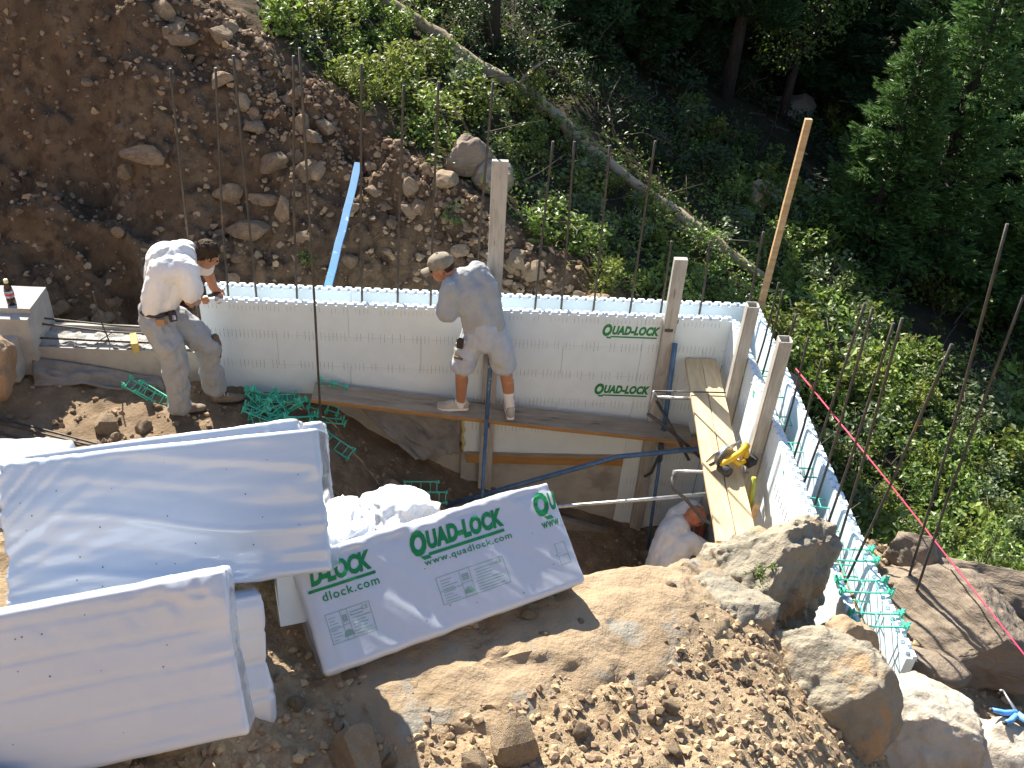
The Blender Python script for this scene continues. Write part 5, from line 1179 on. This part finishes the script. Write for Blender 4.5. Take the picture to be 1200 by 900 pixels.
# dead twigs and hillside stones
tw = MB(); rng = np.random.default_rng(77)
for i in range(200):
    x = rng.uniform(-3.5, 7); y = rng.uniform(1.5, 11)
    if y < max(cy(x) + .5, .8) or (x > 0 and y < .6): continue
    p = np.array([x, y, gz(x, y) + rng.uniform(.02, .35)]); a = rng.uniform(0, 6.28); L_ = rng.uniform(.25, .8); d = np.array([math.cos(a), math.sin(a), rng.uniform(-.1, .6)]) * L_
    tw.tube([p, p + d * .5 + rng.normal(size=3) * .04, p + d], [.009, .006, .003], 4)
    if i % 2: tw.tube([p + d * .5, p + d * .5 + rng.normal(size=3) * .15], [.004, .002], 4)
Vt, Ft = tw.arrays(); tag(mkobj("dead_twigs", Vt, Ft, M['twig'], None, None, [True] * len(Ft)), "grey dead twigs lying and poking up over the wooded slope", "twigs", None, "stuff")
boulder("boulder", "grey boulder in the dark woods left of the tall conifer", (3.4, 9.6, gz(3.4, 9.6) + .1), (.45, .38, .36), .3, 131, M['rockbrown'], 4, 9, .6, .9, .07, 1.4)
boulder("boulder", "half buried brown boulder beside the rusty shrubs", (1.7, 5.2, gz(1.7, 5.2) + .08), (.30, .25, .22), .8, 137, M['rock'], 4, 9, .6, .9, .07, 1.4)
boulder("boulder", "brown boulder just outside the wall corner behind the bars", (.75, .55, gz(.75, .55) + .12), (.28, .24, .24), .4, 139, M['rockbrown'], 4, 9, .6, .9, .07, 1.4)
# conifers
def conifer_parts(seed, Hh, Rr, nbr, base=.08, spray=.17, dens=1.0, needle='needle'):
    rng = np.random.default_rng(seed); mb = MB(); mb.tube([(0, 0, -.3), (.03, 0, Hh * .3), (-.02, .02, Hh * .65), (0, 0, Hh)], [Hh * .028, Hh * .02, Hh * .011, .01], 9)
    A = []; D = []
    for i in range(nbr):
        t = base + (1 - base) * (i + rng.random()) / nbr; a = i * 2.4 + rng.normal() * .5; R_ = Rr * (1 - t) ** .75 * rng.uniform(.6, 1.18) + .08; z0 = Hh * t
        dirn = np.array([math.cos(a), math.sin(a), 0]); end = dirn * R_ + np.array([0, 0, z0 + R_ * rng.uniform(-.05, .38)]); st = np.array([0, 0, z0])
        mid = (st + end) / 2 + np.array([0, 0, -.06 * R_]); mb.tube([st, mid, end], [.022 * (1 - t) + .006, .010, .004], 5)
        n = int(dens * (14 + 66 * R_)); u = rng.uniform(.12, 1.0, n) ** .75
        p = (1 - u)[:, None] ** 2 * st + 2 * (u * (1 - u))[:, None] * mid + (u ** 2)[:, None] * end
        side = np.cross(dirn, (0, 0, 1)); sp_ = rng.normal(size=n) * .24 * R_ * (1.05 - u); p = p + side * sp_[:, None] + np.array([0, 0, 1]) * (rng.normal(size=n) * .05)[:, None]
        d = dirn * rng.uniform(.4, 1.1, n)[:, None] + side * (np.sign(sp_) * rng.uniform(.2, .9, n))[:, None] + np.array([0, 0, 1]) * rng.uniform(-.15, .75, n)[:, None]
        A.append(p); D.append(d / np.linalg.norm(d, axis=1)[:, None])
    A = np.concatenate(A); D = np.concatenate(D); n = len(A); L_ = spray * rng.uniform(.6, 1.3, n); Vv = []; 
    s = np.cross(D, rng.normal(size=(n, 3))); s /= np.linalg.norm(s, axis=1)[:, None]; u2 = np.cross(D, s)
    V = []; F = []
    # each spray is a slim twig with needle blades off both sides
    parts = [(.0, 1.0, 0, .16), (.15, .7, .55, .14), (.15, .7, -.55, .14), (.45, .95, .40, .12), (.45, .95, -.40, .12)]
    for k, (b0, b1, off, w) in enumerate(parts):
        p0 = A + D * (L_ * b0)[:, None]; p1 = A + D * (L_ * b1)[:, None] + s * (L_ * off * .55)[:, None] + u2 * (L_ * .05 * (k % 3 - 1))[:, None]; ww = (s if off == 0 else u2) * (L_ * w * .5)[:, None]; pm = (p0 + p1) / 2
        V.append(np.stack([p0, pm + ww, p1, pm - ww], 1).reshape(-1, 3)); i = np.arange(n)[:, None] * 4 + k * n * 4; F.append(np.concatenate([i, i + 1, i + 2, i + 3], 1))
    crown = fastmesh("crown", np.concatenate(V), np.concatenate(F), M[needle], False); Vt, Ft = mb.arrays(); return crown, mkmesh("trunk", Vt, Ft, M['bark'], True)
CF_ = [conifer_parts(300, 5.2, 1.25, 150, .06, .17, .9, 'needle_lit'), conifer_parts(301, 7.5, 2.0, 170, .05, .24, .9), conifer_parts(302, 3.4, .95, 110, .05, .15, 1.2, 'needle_lit'), conifer_parts(303, 5.0, 1.4, 110, .28, .20, 1.0)]
def conifer(i, x, y, s, rz, label, group=None):
    t = thing("conifer_tree", label, "tree", (x, y, gz(x, y)), group); link("crown", CF_[i][0], t); link("trunk", CF_[i][1], t); t.scale = (s, s, s); t.rotation_euler = (0, 0, rz); return t
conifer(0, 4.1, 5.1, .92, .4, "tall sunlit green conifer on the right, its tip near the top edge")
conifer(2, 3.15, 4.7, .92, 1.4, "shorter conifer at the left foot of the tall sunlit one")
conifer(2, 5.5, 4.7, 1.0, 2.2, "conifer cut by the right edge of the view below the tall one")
conifer(3, 1.85, 8.4, .9, .3, "dark conifer with a bare lower trunk above the rusty shrubs")
conifer(3, -2.05, 6.05, .92, 1.1, "conifer whose thick bare trunk stands beyond the fallen log")
far = [(.35, 8.4, .42), (-.7, 7.6, .40), (1.0, 9.7, .5), (.0, 9.8, .55), (-.6, 12.5, .75), (3.8, 10.6, .7), (6.0, 9.0, .9), (2.2, 13.5, .9), (5.4, 14.2, 1.1), (8.6, 12.0, 1.1), (9.5, 7.8, .9), (-3.0, 13.6, .75), (11.5, 16, 1.3), (7.8, 18, 1.3), (3.2, 18.5, 1.2), (14, 11, 1.2), (12.5, 21, 1.4), (18, 18, 1.4), (-.5, 17.5, 1.1)]
for i, (x, y, s) in enumerate(far): conifer(1, x, y, s, i * 1.3, ("young" if s < .65 else "tall" if s < 1.15 else "very tall") + " dark conifer " + ("just behind the fallen log" if y < 8.7 else "above the rusty shrubs" if x < 3 and y < 13 else "behind the grey woodland boulder" if x < 6 and y < 14.5 else "behind the sunlit conifers" if y < 13 else "at the back of the woods on the left" if x < 4 else "at the back of the woods on the right"), "dark forest conifers")
# broad leaved trees
def broad_parts(seed, Hh, Rr, n, leaf, m):
    rng = np.random.default_rng(seed); mb = MB(); mb.tube([(0, 0, -.3), (.05, .02, Hh * .3), (0, .06, Hh * .6)], [.11, .085, .05], 9); c = []
    for i in range(16):
        a = i * 2.4; r = Rr * rng.uniform(.3, .85); q = np.array([math.cos(a) * r, math.sin(a) * r, Hh * rng.uniform(.42, .95)]); c.append(q); st = np.array([0, .04, Hh * rng.uniform(.25, .6)]); mb.tube([st, (st + q) / 2 + (0, 0, -.1), q], [.04, .025, .008], 6)
    c = np.array(c); k = rng.integers(0, 16, n); d = rng.normal(size=(n, 3)); d /= np.linalg.norm(d, axis=1)[:, None]; P = c[k] + d * (Rr * .36 * rng.uniform(.3, 1, n) ** .5)[:, None]
    V, F = leaves(P, leaf, rng); Vt, Ft = mb.arrays(); return fastmesh("crown", V, F, m, False), mkmesh("trunk", Vt, Ft, M['bark'], True)
BR = [broad_parts(400, 3.4, 1.5, 5200, .075, M['leaf']), broad_parts(401, 3.0, 1.3, 4200, .075, M['leaf'])]
def broad(i, x, y, s, rz, label, group=None):
    t = thing("scrub_oak_tree", label, "tree", (x, y, gz(x, y)), group); link("crown", BR[i][0], t); link("trunk", BR[i][1], t); t.scale = (s,) * 3; t.rotation_euler = (0, 0, rz)
for i, (x, y, s) in enumerate([(3.0, 8.9, .8), (4.6, 12.2, 1.15), (7.2, 7.4, .9), (.6, 10.4, .75), (1.9, 11.6, .8), (-1.2, 10.2, .7), (7.9, 9.6, 1.1), (9.3, 5.8, 1.0), (10.6, 9.9, 1.2), (7.4, 4.4, .9), (2.9, 11.3, 1.1), (11.8, 7.2, 1.1)]): broad(i % 2, x, y, s, i * 1.7, "scrub oak tree catching light among the dark conifers", "scrub oak trees on the far slope")
